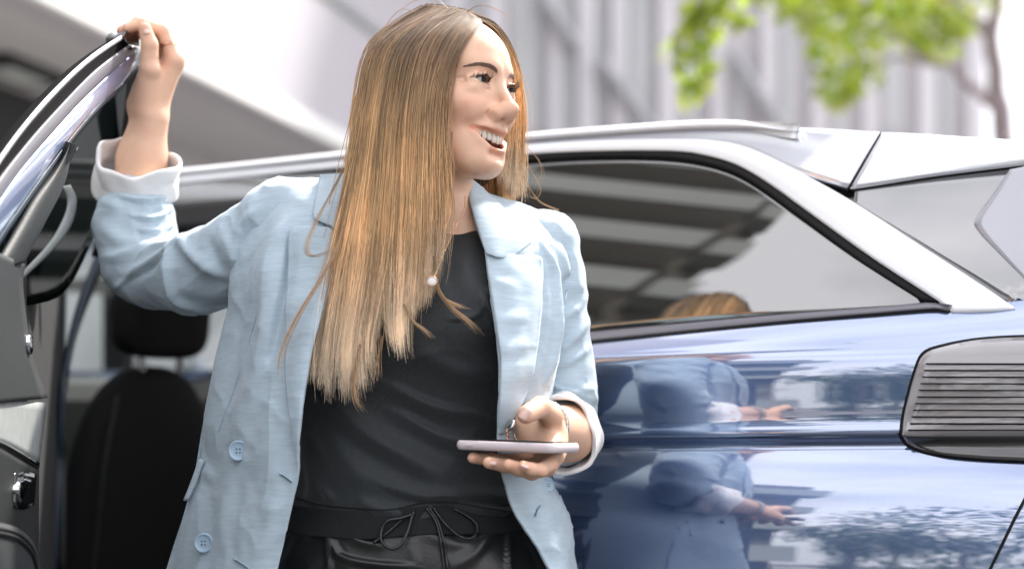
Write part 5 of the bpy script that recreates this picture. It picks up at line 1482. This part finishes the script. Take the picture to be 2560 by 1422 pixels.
# sleeves: organic surfaces with creases
def sleeve(name, fn, lo, hi, hfun, hstep=.0032):
    V, Q = nets(fn, lo, hi, hstep)
    V = relax(V, Q, 3, .4)
    N = vnormals(V, Q)
    V = V + N * hfun(V, px_of(V)[0], N)[:, None]
    o = mesh(name, V, Q, M['linen'], blz)
    return o
ARM1 = PW([(700, 562, 2.478), (600, 642, 2.507), (500, 680, 2.56), (392, 678, 2.625)])
ARM2 = PW([(352, 660, 2.645), (340, 560, 2.655), (340, 522, 2.66)])
def sl_fn(p):
    f = chain(p, ARM1, [.067, .0585, .0580, .0585], .03)
    g = chain(p, ARM2, [.0590, .0570, .0560], .03)
    return smin(f, g, .012)
def sl_h(V, p, N):
    h = folds(p, [([(445, 480), (380, 500), (300, 492)], 10, 6, 1), ([(445, 520), (390, 545), (330, 540)], 10, 6, 1), ([(445, 555), (400, 580), (345, 575)], 9, 6, 1), ([(440, 600), (390, 612), (350, 640)], 10, 6, -1),
                  ([(440, 605), (400, 640), (330, 690), (300, 715)], 13, 7, 1), ([(420, 620), (418, 680), (440, 750), (500, 780)], 12, 7, -1), ([(445, 590), (480, 640), (560, 700)], 14, 6), ([(440, 535), (410, 525), (370, 530)], 8, -4),
                  ([(560, 590), (585, 650), (600, 720)], 16, 5), ([(520, 600), (545, 670), (570, 740)], 16, -4), ([(250, 560), (300, 600), (350, 600)], 18, 4), ([(260, 640), (310, 640), (360, 610)], 14, 4.5), ([(250, 500), (300, 520)], 14, 3.5),
                  ([(300, 700), (360, 680), (400, 640)], 12, -4), ([(470, 720), (520, 740), (570, 735)], 20, 3), ([(640, 520), (600, 570), (590, 640)], 12, 4)])
    front = sstep(.2, -.2, N[:, 1])
    return h * front + wavy(V * np.array([1, 1, 1.3]), 31, 14, 5, 26) * .0030 + ridged(V, 51, 4, 11, (.7, .7, 1.3)) * .0100 + ridged(V, 53, 10, 26) * .0034
slv = sleeve('sleeve', sl_fn, P(235, 800, 2.50) - (.06, .12, .03), P(790, 440, 2.70) + (.05, .09, .05), sl_h)
ARM3 = PW([(1352, 622, 2.495), (1362, 720, 2.49), (1376, 850, 2.485), (1398, 960, 2.485), (1407, 1062, 2.485)])
ARM4 = PW([(1407, 1070, 2.475), (1402, 1082, 2.425)])
def sr_fn(p):
    f = chain(p, ARM3, [.0565, .0560, .0520, .0485, .0470], .03)
    return smin(f, chain(p, ARM4, [.0480, .0485], .03), .015)
def sr_h(V, p, N):
    h = folds(p, [([(1372, 955), (1420, 975), (1485, 965)], 9, 6, 1), ([(1370, 990), (1430, 985), (1480, 1005)], 8, 5, -1), ([(1395, 880), (1430, 850), (1470, 800)], 12, 5), ([(1400, 800), (1440, 770), (1465, 740)], 12, 4), ([(1385, 920), (1430, 900), (1468, 870)], 10, 5),
                  ([(1430, 600), (1450, 680), (1455, 760)], 16, 3), ([(1445, 960), (1490, 1000)], 10, 4)])
    return h * sstep(.2, -.2, N[:, 1]) + wavy(V * np.array([1, 1, 1.4]), 33, 14, 5, 26) * .0028 + ridged(V, 55, 4, 11, (.7, .7, 1.4)) * .0085 + ridged(V, 57, 10, 26) * .0034
slv2 = sleeve('sleeve', sr_fn, P(1250, 1200, 2.40) - (.04, .06, .02), P(1500, 540, 2.52) + (.04, .08, .05), sr_h)
# turned-back white cuffs
def cuff(name, c0, c1, r0, r1, seed, parent, n=96, squash=1.0):
    c0, c1 = np.asarray(c0, float), np.asarray(c1, float)
    ax = c1 - c0; L_ = np.linalg.norm(ax); ax /= L_
    a = np.cross(ax, (0, 1, 0)); a /= np.linalg.norm(a); b_ = np.cross(ax, a)
    prof_ = [(-.02, -.002), (0.0, .0035), (.12, .0042), (.35, .0035), (.6, .003), (.8, .0032), (.94, .0030), (1.0, .0006), (.97, -.0022), (.85, -.0032), (.5, -.004), (0.0, -.005)]
    th = np.linspace(0, 2 * np.pi, n, endpoint=False)
    G = np.empty((len(prof_) * 3, n, 3))
    P_ = catmull(np.array(prof_), len(prof_) * 3)
    for i, (t, o) in enumerate(P_):
        rr = r0 + (r1 - r0) * t + o
        wob = .0030 * np.sin(2 * th + seed) + .0026 * np.sin(3 * th + 2 * seed + 2 * t) + .0012 * np.sin(7 * th + seed * 3 + 5 * t) - .0022 * np.exp(-((t - .45 - .12 * np.sin(2 * th + seed)) / .10) ** 2)
        tt = t + .09 * np.sin(2 * th + seed * 1.7) + .05 * np.sin(5 * th + seed)
        G[i] = c0 + ax * (L_ * tt)[:, None] + (rr + wob)[:, None] * (np.cos(th)[:, None] * a + squash * np.sin(th)[:, None] * b_)
    G = G + wavy(G, int(seed * 10), 10, 10, 50)[..., None] * .0010 * grid_normals(G, True)
    F = grid_faces(len(G), n, True)
    V = G.reshape(-1, 3)
    nn = np.cross(V[F[:, 2]] - V[F[:, 0]], V[F[:, 3]] - V[F[:, 1]])
    k = len(G) // 2
    out = (G[:k] - c0 - ((G[:k] - c0) @ ax)[..., None] * ax)
    if (nn[:k * n // 2] * out.reshape(-1, 3)[F[:k * n // 2, 0]]).sum() < 0: F = F[:, ::-1]
    return mesh(name, V, F, M['lining'], parent)
cuff('cuff', P(336, 482, 2.672), P(344, 392, 2.636), .0590, .0580, 1.3, slv)
cuff('cuff', P(1412, 1080, 2.455), P(1402, 1092, 2.375), .0515, .0495, 2.6, slv2)

# buttons, buttonholes, pocket flaps
def button(px, py, rpx, dep, tiltv, parent, name='button'):
    d = float(dep(np.array([[px, py]], float))[0])
    c = P(px, py, d - .0095); R_ = rpx / FP * d
    n = np.array(tiltv, float); n /= np.linalg.norm(n)
    a = np.cross(n, (0, 0, 1)); a /= np.linalg.norm(a); b_ = np.cross(n, a)
    pr = [(0, -.002), (R_ * .9, -.002), (R_, -.0005), (R_, .0012), (R_ * .94, .0022), (R_ * .84, .0022), (R_ * .76, .0010), (R_ * .5, .0006), (0, .0006)]
    th = np.linspace(0, 2 * np.pi, 32, endpoint=False)
    G = np.array([[c + n * z + (a * math.cos(t) + b_ * math.sin(t)) * max(r_, 1e-5) for t in th] for r_, z in pr])
    V = G.reshape(-1, 3); F = grid_faces(len(pr), 32, True)
    o = mesh(name, V, F, M['button'], parent)
    mb = MB()
    for sx in (-1, 1):
        for sy in (-1, 1):
            q = c + a * sx * R_ * .17 + b_ * sy * R_ * .17
            mb.tube([q + n * .0002, q + n * .0012], R_ * .085, 8)
    mb.build('thread_hole', M['thread'], o, True)
    return o
button(596, 1126, 26, onL, (-.1, -1, .05), blz)
button(509, 1356, 25, onL, (-.1, -1, 0), blz)
button(1371, 1212, 17, onR, (.75, -1, 0.1), blz)
def hole(pts, dep):
    q = catmull(pts, 16); d = dep(q)
    C = PA(np.column_stack([q, d - .0012]))
    o = mesh('buttonhole', *tube_geo(C, .0016, 6), M['thread_blue'], blz)
    C2 = PA(np.column_stack([q, d - .0026])); mesh('buttonhole_slit', *tube_geo(C2[2:-1], .0008, 5), M['thread'], o)
hole([(699, 1182), (714, 1192), (730, 1204)], onL)
hole([(585, 1396), (604, 1408), (622, 1420)], onL)
hole([(1352, 1262), (1344, 1272), (1338, 1290)], onR)
def flap(pts_a, pts_b, d0, d1):
    a, b_ = catmull(pts_a, 16), catmull(pts_b, 16); t = np.linspace(0, 1, 6)[None, :, None]
    g = a[:, None] * (1 - t) + b_[:, None] * t
    dd = np.broadcast_to(np.linspace(d0, d1, 6)[None], g.shape[:2])
    shell('pocket_flap', PA(np.concatenate([g, dd[..., None]], -1)), .004, M['linen'], blz)
flap([(497, 1146), (492, 1160), (476, 1205), (458, 1250)], [(510, 1150), (500, 1168), (486, 1208), (466, 1246)], 2.405, 2.40)
flap([(1396, 1240), (1406, 1270), (1418, 1300), (1426, 1322)], [(1402, 1236), (1414, 1268), (1426, 1298), (1434, 1318)], 2.42, 2.44)
# ------------------------------------------------------------------ hair
NG = 30
near = [  # from the face edge round to the left outline: (px, py, d)
    [(1190, 72, 2.368), (1160, 104, 2.332), (1114, 190, 2.312), (1100, 320, 2.305), (1106, 450, 2.300), (1100, 600, 2.285), (1078, 735, 2.268)],
    [(1184, 60, 2.372), (1132, 108, 2.322), (1086, 220, 2.298), (1074, 400, 2.292), (1074, 560, 2.280), (1068, 700, 2.262), (1042, 815, 2.250)],
    [(1166, 40, 2.380), (1090, 105, 2.318), (1052, 250, 2.294), (1040, 450, 2.286), (1034, 650, 2.262), (1024, 790, 2.248), (1012, 925, 2.248)],
    [(1150, 33, 2.385), (1048, 105, 2.320), (1008, 260, 2.298), (992, 480, 2.286), (978, 690, 2.262), (978, 830, 2.250), (1004, 935, 2.250)],
    [(1134, 27, 2.392), (1010, 108, 2.326), (970, 260, 2.306), (950, 480, 2.290), (925, 700, 2.262), (905, 860, 2.252), (918, 1000, 2.252)],
    [(1118, 23, 2.400), (980, 110, 2.338), (942, 260, 2.322), (920, 460, 2.306), (890, 680, 2.268), (862, 880, 2.254), (872, 1030, 2.254)],
    [(1102, 20, 2.410), (958, 112, 2.356), (922, 260, 2.345), (898, 440, 2.325), (862, 640, 2.282), (822, 840, 2.260), (806, 1045, 2.254)],
    [(1086, 17, 2.420), (944, 115, 2.385), (908, 255, 2.378), (882, 420, 2.360), (842, 620, 2.308), (800, 780, 2.280), (768, 940, 2.268), (772, 1010, 2.266)],
]
back = [
    [(1074, 15, 2.435), (944, 110, 2.43), (910, 250, 2.43), (892, 420, 2.44), (880, 600, 2.47), (880, 800, 2.62)],
    [(1076, 14, 2.450), (965, 100, 2.49), (945, 250, 2.50), (940, 420, 2.53), (950, 600, 2.60), (950, 850, 2.64)],
    [(1092, 15, 2.462), (1030, 90, 2.525), (1020, 250, 2.535), (1030, 420, 2.56), (1040, 600, 2.63), (1040, 850, 2.65)],
    [(1130, 20, 2.462), (1120, 80, 2.515), (1130, 250, 2.535), (1150, 420, 2.56), (1160, 600, 2.62), (1170, 820, 2.65)],
    [(1160, 28, 2.450), (1190, 70, 2.500), (1220, 200, 2.515), (1245, 380, 2.53), (1255, 560, 2.58), (1260, 760, 2.64)],
]
far = [
    [(1170, 30, 2.435), (1225, 62, 2.480), (1268, 150, 2.500), (1288, 300, 2.505), (1296, 420, 2.505), (1292, 520, 2.50)],
    [(1180, 36, 2.420), (1240, 68, 2.450), (1284, 150, 2.470), (1301, 280, 2.482), (1306, 400, 2.490), (1312, 505, 2.49)],
    [(1192, 60, 2.392), (1238, 88, 2.420), (1274, 156, 2.445), (1291, 260, 2.462), (1298, 390, 2.475), (1304, 500, 2.48)],
    [(1194, 72, 2.380), (1228, 98, 2.405), (1257, 150, 2.425), (1276, 240, 2.450), (1276, 380, 2.470), (1266, 470, 2.475)],
]
guides = near + back + far
GW = np.array([PA(catmull(np.array(g, float), NG)) for g in guides])       # (k,NG,3)
nearN, backN, farN = len(near), len(back), len(far)

def lift_off(C, margin):
    """push hair points out of the head, smoothly along each strand"""
    sh = C.shape; q = C.reshape(-1, 3).copy(); q0 = q.copy()
    mg = np.broadcast_to(np.asarray(margin), sh[:-1]).reshape(-1)
    for _ in range(3):
        f = head_sdf(w2h(q)) * HS
        m = f < mg
        if not m.any(): break
        e = .002; g = np.stack([head_sdf(w2h(q[m] + np.eye(3)[k] * e)) - head_sdf(w2h(q[m] - np.eye(3)[k] * e)) for k in range(3)], 1)
        g /= np.linalg.norm(g, axis=1, keepdims=True) + 1e-9
        q[m] += g * (mg[m] - f[m])[:, None]
    D = q - q0; L_ = np.linalg.norm(D, axis=1, keepdims=True); D *= np.minimum(1, .016 / (L_ + 1e-9))
    D = D.reshape(sh)
    if C.ndim == 3:
        for _ in range(3):
            e = np.pad(D, ((0, 0), (1, 1), (0, 0)), mode='edge'); D = (e[:, :-2] + e[:, 2:] + 2 * D) / 4
    return C + D

def at_u(u):
    """guide curve at a real-valued index"""
    u = np.clip(u, 0, len(GW) - 1.001); i = u.astype(int); t = (u - i)[:, None, None]
    t = t * t * (3 - 2 * t) * .5 + t * .5
    return GW[i] * (1 - t) + GW[i + 1] * t

hr = np.random.default_rng(99)
def make_hair(u0, u1, clumps, per, depth, rad, seed, spread=.0045, len_lo=.86, tipspread=1.0, bright=1.0, gather=0):
    r = np.random.default_rng(seed)
    cu = r.uniform(u0, u1, clumps)
    base = at_u(cu)                                            # clump centre lines
    if gather:                                                 # lengths gather into separate locks towards the ends
        nl_ = gather; lk = u0 + (u1 - u0) * (np.arange(nl_) + .5 + r.uniform(-.28, .28, nl_)) / nl_
        li = np.abs(cu[:, None] - lk[None]).argmin(1); ul = lk[li]
        wv = sstep(.50, .98, np.linspace(0, 1, NG)) * .86
        base = base * (1 - wv)[None, :, None] + at_u(ul) * wv[None, :, None]
        lock_len = np.where(lk > 4.3, r.uniform(.95, 1.0, nl_), r.uniform(.84, 1.0, nl_))[li]; lock_tone = r.normal(size=nl_)[li] * .12
    else: lock_len = np.ones(clumps); lock_tone = np.zeros(clumps)
    inward = r.random(clumps) ** 1.2 * depth
    ctr = np.array([-.0888, .02, 1.50])
    s = np.linspace(0, 1, NG)
    # layers sit inside the outer one: move towards the head axis, away from the viewer of that side
    vec = ctr[None, None] - base; vec[..., 2] = 0
    vec /= np.linalg.norm(vec, axis=-1, keepdims=True) + 1e-6
    base = base + vec * (inward[:, None] * sstep(.0, .25, s)[None])[..., None]
    # long lazy waves per clump
    ph = r.uniform(0, 6.28, (clumps, 2)); am = r.uniform(.0010, .0045, (clumps, 2))
    for k in range(2):
        base[..., k * 2] += am[:, k:k + 1] * np.sin(s[None] * (5 + 4 * k) + ph[:, k:k + 1]) * sstep(.2, .6, s)[None]
    n = clumps * per
    ci = np.repeat(np.arange(clumps), per)
    off = r.normal(size=(n, 3)) * spread * np.array([1, .7, .2])
    env = (.55 + .75 * np.sin(np.pi * np.clip(s, 0, 1) ** .8)) * (1 - .78 * sstep(.55, 1, s)) * tipspread
    C = base[ci] + off[:, None] * env[None, :, None]
    # slight individual drift and stray
    dr = r.normal(size=(n, 3)) * np.array([.0040, .0025, .0]); C += dr[:, None] * (s ** 3)[None, :, None]
    wf = r.uniform(5, 16, (n, 1)); wp = r.uniform(0, 6.28, (n, 1)); wa_ = np.abs(r.normal(size=(n, 1))) * .0011
    C[..., 0] += wa_ * np.sin(wf * s[None] + wp) * sstep(.1, .4, s)[None]; C[..., 1] += .6 * wa_ * np.cos(wf * s[None] + wp) * sstep(.1, .4, s)[None]
    st = r.random(n) < .055
    w = r.normal(size=(st.sum(), 3)) * np.array([.010, .006, .002]); C[st] += w[:, None] * (np.sin(np.pi * s * .7) ** 2)[None, :, None]
    # uneven ends: cut each strand at its own length
    cl_len = lock_len * r.uniform(len_lo, 1.0, clumps)
    ln = np.clip(cl_len[ci] * (1 - np.abs(r.normal(size=n)) * .045), .3, 1)
    ss = s[None] * ln[:, None] * (NG - 1)
    i0 = np.clip(ss.astype(int), 0, NG - 2); t = (ss - i0)[..., None]
    C = np.take_along_axis(C, i0[..., None], 1) * (1 - t) + np.take_along_axis(C, (i0 + 1)[..., None], 1) * t
    C = lift_off(C, .0035 + .0045 * (1 - inward[ci] / (depth + 1e-9))[:, None] * sstep(.0, .12, s)[None] * np.ones((n, NG)))
    # colour: darker roots, honey lengths, pale sun-bleached ends
    tone = (r.normal(size=clumps) * .24 + lock_tone + .10 * np.sin(cu * 9 + seed))[ci] + r.normal(size=n) * .09
    sl = s[None] * ln[:, None]
    root, mid, tip = np.array([.23, .14, .075]), np.array([.80, .495, .235]), np.array([1.0, .82, .60])
    a = sstep(.03, .48, sl + .05 * tone[:, None]); b_ = sstep(.60, .98, sl + .10 * tone[:, None])
    col = root * (1 - a[..., None]) + mid * a[..., None]; col = col * (1 - b_[..., None]) + tip * b_[..., None]
    col = col * np.clip(1 + 1.3 * tone, .40, 1.6)[:, None, None] * bright * (1 + .22 * wavy(C * np.array([1, 1, .5]), 300 + seed, 10, 8, 50))[..., None]
    V, F = strands(C, r.uniform(.7, 1.25, n) * rad)
    return V, F, np.repeat(col.reshape(-1, 3), 3, 0)
parts = [make_hair(0, nearN - 1, 300, 24, .030, .00032, 1, len_lo=.88, gather=15),
         make_hair(0, nearN - 1, 200, 20, .008, .00028, 2, spread=.0035, len_lo=.92, gather=15),
         make_hair(nearN - 1, nearN + backN, 90, 16, .02, .00050, 3, spread=.007),
         make_hair(nearN + backN - 1, nearN + backN + farN - 1, 90, 22, .016, .00036, 4, spread=.0035)]
# loose single locks
def lock(pts, n, rad, seed, spread=.003):
    r = np.random.default_rng(seed)
    c = PA(catmull(np.array(pts, float), NG)); s = np.linspace(0, 1, NG)
    off = r.normal(size=(n, 3)) * spread * np.array([1, .6, .3])
    C = c[None] + off[:, None] * (.3 + .9 * s ** 2)[None, :, None]
    ln = r.uniform(.82, 1, n); ss = s[None] * ln[:, None] * (NG - 1); i0 = np.clip(ss.astype(int), 0, NG - 2); t = (ss - i0)[..., None]
    C = np.take_along_axis(C, i0[..., None], 1) * (1 - t) + np.take_along_axis(C, (i0 + 1)[..., None], 1) * t
    a = s[None, :, None] * np.ones((n, 1, 1))
    col = np.array([.30, .17, .08]) * (1 - a) + np.array([.58, .38, .21]) * a
    V, F = strands(C, r.uniform(.7, 1.2, n) * rad)
    return V, F, np.repeat((col * r.uniform(.7, 1.3, (n, 1, 1))).reshape(-1, 3), 3, 0)
locks = [([(870, 470, 2.34), (850, 600, 2.28), (800, 700, 2.262), (745, 790, 2.252), (705, 880, 2.25), (694, 970, 2.25)], 22, .00032),
         ([(860, 420, 2.35), (830, 480, 2.345), (795, 545, 2.315), (768, 610, 2.29), (775, 640, 2.282), (830, 625, 2.27), (850, 590, 2.27)], 14, .00026),
         ([(865, 440, 2.34), (840, 540, 2.30), (815, 640, 2.275), (790, 720, 2.262), (760, 800, 2.255)], 12, .00028),
         ([(1085, 640, 2.27), (1095, 720, 2.262), (1130, 770, 2.262), (1170, 805, 2.262), (1205, 842, 2.262)], 16, .00030),
         ([(1085, 690, 2.268), (1105, 740, 2.262), (1140, 762, 2.262), (1172, 772, 2.262)], 8, .00026),
         ([(1010, 760, 2.25), (1030, 800, 2.247), (1060, 825, 2.247), (1085, 848, 2.247)], 10, .00030),
         ([(900, 860, 2.25), (885, 950, 2.25), (890, 1000, 2.25), (908, 1030, 2.25)], 16, .00030),
         ([(955, 840, 2.25), (945, 900, 2.25), (940, 960, 2.25)], 8, .00026),
         ([(1150, 130, 2.318), (1128, 250, 2.306), (1118, 350, 2.300), (1130, 410, 2.296), (1145, 440, 2.294)], 7, .00024),
         ([(1130, 330, 2.304), (1122, 420, 2.30), (1118, 500, 2.29), (1110, 560, 2.285)], 8, .00026),
         ([(1120, 440, 2.30), (1135, 520, 2.29), (1120, 580, 2.285), (1098, 650, 2.275)], 8, .00026),
         ([(1306, 380, 2.48), (1330, 430, 2.48), (1350, 470, 2.475), (1335, 495, 2.47), (1310, 470, 2.475)], 3, .00020),
         ([(1306, 360, 2.48), (1345, 400, 2.475), (1354, 440, 2.47), (1330, 480, 2.47)], 3, .00020),
         ([(1308, 440, 2.48), (1345, 500, 2.47), (1395, 525, 2.45), (1360, 520, 2.45)], 4, .00020),
         ([(1160, 34, 2.38), (1200, 14, 2.38), (1250, 30, 2.39), (1290, 60, 2.40)], 4, .00018),
         ([(1040, 30, 2.38), (1000, 25, 2.37), (960, 70, 2.36), (930, 130, 2.36)], 5, .00018),
         ([(1120, 22, 2.39), (1080, -6, 2.39), (1020, 10, 2.38), (980, 60, 2.37)], 5, .00018)]
for i, (pts, n, rad) in enumerate(locks): parts.append(lock(pts, n, rad, 200 + i))
Vs, Fs, Cs, b0 = [], [], [], 0
for V, F, C in parts:
    Vs.append(V); Fs.append(F + b0); Cs.append(C); b0 += len(V)
hair = mesh('hair', np.vstack(Vs), np.vstack(Fs), M['hair'], woman, True, np.vstack(Cs))
hair['kind'] = 'stuff'
# thicker under-layer so that no scalp shows between the strands
inner = GW.copy()
ctr = np.array([-.0888, .02, 1.50]); vec = ctr - inner; vec[..., 2] = 0; vec /= np.linalg.norm(vec, axis=-1, keepdims=True) + 1e-6
inner = inner + vec * (.012 + .014 * sstep(.05, .3, np.linspace(0, 1, NG)))[None, :, None]
keep = int(NG * .62)
G = np.array([catmull(inner[:, i], 120) for i in range(3, keep)]); keep -= 3
G = lift_off(G, .0004)
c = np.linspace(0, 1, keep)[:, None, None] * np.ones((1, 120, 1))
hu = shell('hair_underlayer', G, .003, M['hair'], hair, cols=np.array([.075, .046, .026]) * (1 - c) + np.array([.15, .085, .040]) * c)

# ------------------------------------------------------------------ jewellery
nl = bpy.data.objects.new('necklace', None); COL.objects.link(nl); attach(nl, woman)
nl.matrix_parent_inverse = Matrix.Translation(-Vector(woman.location))
ch = catmull([(1163, 490, 2.390), (1160, 525, 2.375), (1140, 565, 2.352), (1115, 620, 2.330), (1097, 665, 2.285), (1081, 692, 2.250), (1062, 660, 2.300), (1045, 610, 2.33), (1040, 560, 2.36), (1050, 500, 2.40)], 150)
Cw = PA(ch)
mb = MB()
for i in range(0, 148, 1):
    a, b_ = Cw[i], Cw[i + 1]
    mb.tube([a, (a + b_) / 2 + (.0003 * (i % 2), 0, .0003 * ((i + 1) % 2)), b_], .00075, 5)
mb.build('chain', M['gold'], nl, True)
pc = P(1080, 702, 2.244)
def disc(c, R_, n, th_, m, name, parent, dome=.3):
    n = np.asarray(n, float); n /= np.linalg.norm(n); a = np.cross(n, (0, 0, 1)); a /= np.linalg.norm(a); b_ = np.cross(n, a)
    pr = [(1e-5, -th_), (R_, -th_), (R_ * 1.02, 0), (R_ * .93, th_ * dome * 2), (R_ * .5, th_ * dome * 3), (1e-5, th_ * dome * 3.2)]
    t = np.linspace(0, 2 * np.pi, 28, endpoint=False)
    G = np.array([[c + n * z + (a * math.cos(q) + b_ * math.sin(q)) * r_ for q in t] for r_, z in pr])
    return mesh(name, G.reshape(-1, 3), grid_faces(len(pr), 28, True), m, parent)
disc(pc, .0062, (0, -1, .1), .001, M['pearl'], 'pendant', nl)
t = np.linspace(0, 2 * np.pi, 30)
mesh('pendant_rim', *tube_geo(np.array([pc + np.array([.0064 * math.cos(q), -.0006, .0064 * math.sin(q)]) for q in t]), .0007, 6), M['gold'], nl)
def ring_of(c, ax, R_, n=40, sq=1.0):
    ax = np.asarray(ax, float); ax /= np.linalg.norm(ax); a = np.cross(ax, (0, 1, 0)); 
    if np.linalg.norm(a) < .3: a = np.cross(ax, (1, 0, 0))
    a /= np.linalg.norm(a); b_ = np.cross(ax, a)
    q = np.linspace(0, 2 * np.pi, n)
    return np.asarray(c) + R_ * (np.cos(q)[:, None] * a + sq * np.sin(q)[:, None] * b_), ax
# crossed rings on the forefinger that holds the door
t_ = rh['idx'][0]; fc = t_[1] * .45 + t_[2] * .55; fa = t_[2] - t_[1]
rg = bpy.data.objects.new('ring', None); COL.objects.link(rg); attach(rg, woman); rg.matrix_parent_inverse = Matrix.Translation(-Vector(woman.location))
for k, dv in enumerate(((.25, 0, .12), (-.30, 0, -.1), (-.12, .1, .05))):
    C, _ = ring_of(fc, fa / np.linalg.norm(fa) + np.array(dv), .0122)
    mesh('ring_band', *tube_geo(C, .0009 if k < 2 else .0006, 6), M['gold'], rg)
# bracelets and a small disc charm on the phone wrist
wa = lh_arm[2] - lh_arm[1]; wa /= np.linalg.norm(wa)
wc = P(1347, 1064, 2.286)
br = bpy.data.objects.new('bracelet', None); COL.objects.link(br); attach(br, woman); br.matrix_parent_inverse = Matrix.Translation(-Vector(woman.location))
br['label'] = 'rose gold link bracelet with a disc charm'
sb = bpy.data.objects.new('bracelet', None); COL.objects.link(sb); attach(sb, woman); sb.matrix_parent_inverse = Matrix.Translation(-Vector(woman.location))
sb['label'] = 'grey steel block link bracelet'
def links(c, ax, R_, n, size, m, parent, tilt_=(0, 0, 0), nm='bracelet_link'):
    C, a = ring_of(c, np.asarray(ax) + np.array(tilt_), R_, n + 1, 1.0)
    first = None
    for i in range(n):
        p0 = C[i]; tn = C[(i + 1) % n] - C[i - 1]; tn /= np.linalg.norm(tn); rd = p0 - c; rd /= np.linalg.norm(rd); up = np.cross(tn, rd)
        b = MB(); R3 = np.stack([tn, rd, up], 1)
        b.box(-size[0], size[0], -size[1], size[1], -size[2], size[2], R3, p0); b.build(nm, m, parent, True, size[1] * .5)
links(wc + wa * -.012, wa, .0355, 34, (.0034, .0016, .0040), M['steel'], sb, (.10, 0, .10))
links(wc + wa * -.002, wa, .0342, 26, (.0044, .0019, .0046), M['gold'], br, (.16, 0, .06))
C, _ = ring_of(wc + wa * .002, wa + np.array([.12, 0, .12]), .0336, 60)
mesh('beaded_chain', *tube_geo(C, .0011, 6), M['gold'], br)
disc(P(1274, 1062, 2.262), .0085, (-.75, -.6, .45), .0016, M['steel'], 'charm', br)
mb = MB()
for k, (x, y) in enumerate([(1270, 1078), (1268, 1088), (1272, 1097)]):
    C, _ = ring_of(P(x, y, 2.258), (.8, -.4 + .6 * (k % 2), .3), .0034, 14); mb.tube(list(C), .0008, 5)
mb.build('charm_link', M['gold'], br, True)

# ------------------------------------------------------------------ phone in her hand
ph = thing('mobile_phone', 'pale pink mobile phone lying edge-on in her left hand', 'phone', tuple(P(1260, 1120, 2.20)))
pa, pb = P(1133, 1111, 2.225), P(1384, 1121, 2.145)       # near long edge
ux = pb - pa; LX = np.linalg.norm(ux); ux /= LX
uy = np.array([0.28, 1.0, 0.0]); uy -= ux * (uy @ ux); uy /= np.linalg.norm(uy); uz = np.cross(ux, uy); uz *= np.sign(uz[2])
PR = np.stack([ux, uy, uz], 1); PO = (pa + pb) / 2
def slab(name, x0, x1, y0, y1, z0, z1, rc, rv, m, parent):
    """rounded-corner slab with a soft edge profile"""
    pts = []
    for cx, cy, a0 in ((x1 - rc, y1 - rc, 0), (x0 + rc, y1 - rc, 90), (x0 + rc, y0 + rc, 180), (x1 - rc, y0 + rc, 270)):
        for a in np.linspace(a0, a0 + 90, 9): pts.append((cx, cy, math.cos(math.radians(a)), math.sin(math.radians(a))))
    zc, hz = (z0 + z1) / 2, (z1 - z0) / 2
    G = []
    for b_ in np.linspace(-90, 90, 11):
        cb, sb_ = math.cos(math.radians(b_)), math.sin(math.radians(b_))
        G.append([(cx + nx * (rc - rv + rv * cb), cy + ny * (rc - rv + rv * cb), zc + sb_ * hz) for cx, cy, nx, ny in pts])
    G = np.array(G); n = len(pts)
    V = G.reshape(-1, 3); F = [tuple(f) for f in grid_faces(11, n, True)] + [tuple(range(n))[::-1], tuple(range(10 * n, 11 * n))]
    return mesh(name, V @ PR.T + PO, F, m, parent)
cs = slab('phone_case', -LX / 2, LX / 2, 0.0, .072, -.0062, .0062, .012, .0045, M['phone_case'], ph)
slab('screen', -LX / 2 + .004, LX / 2 - .004, .004, .068, .0050, .0066, .009, .0008, M['phone_glass'], ph)
b = MB(); b.box(-LX / 2 + .020, -LX / 2 + .030, -.0012, .0006, -.0012, .0016, PR, PO); b.build('side_button', M['phone_case'], cs, False, .0006)
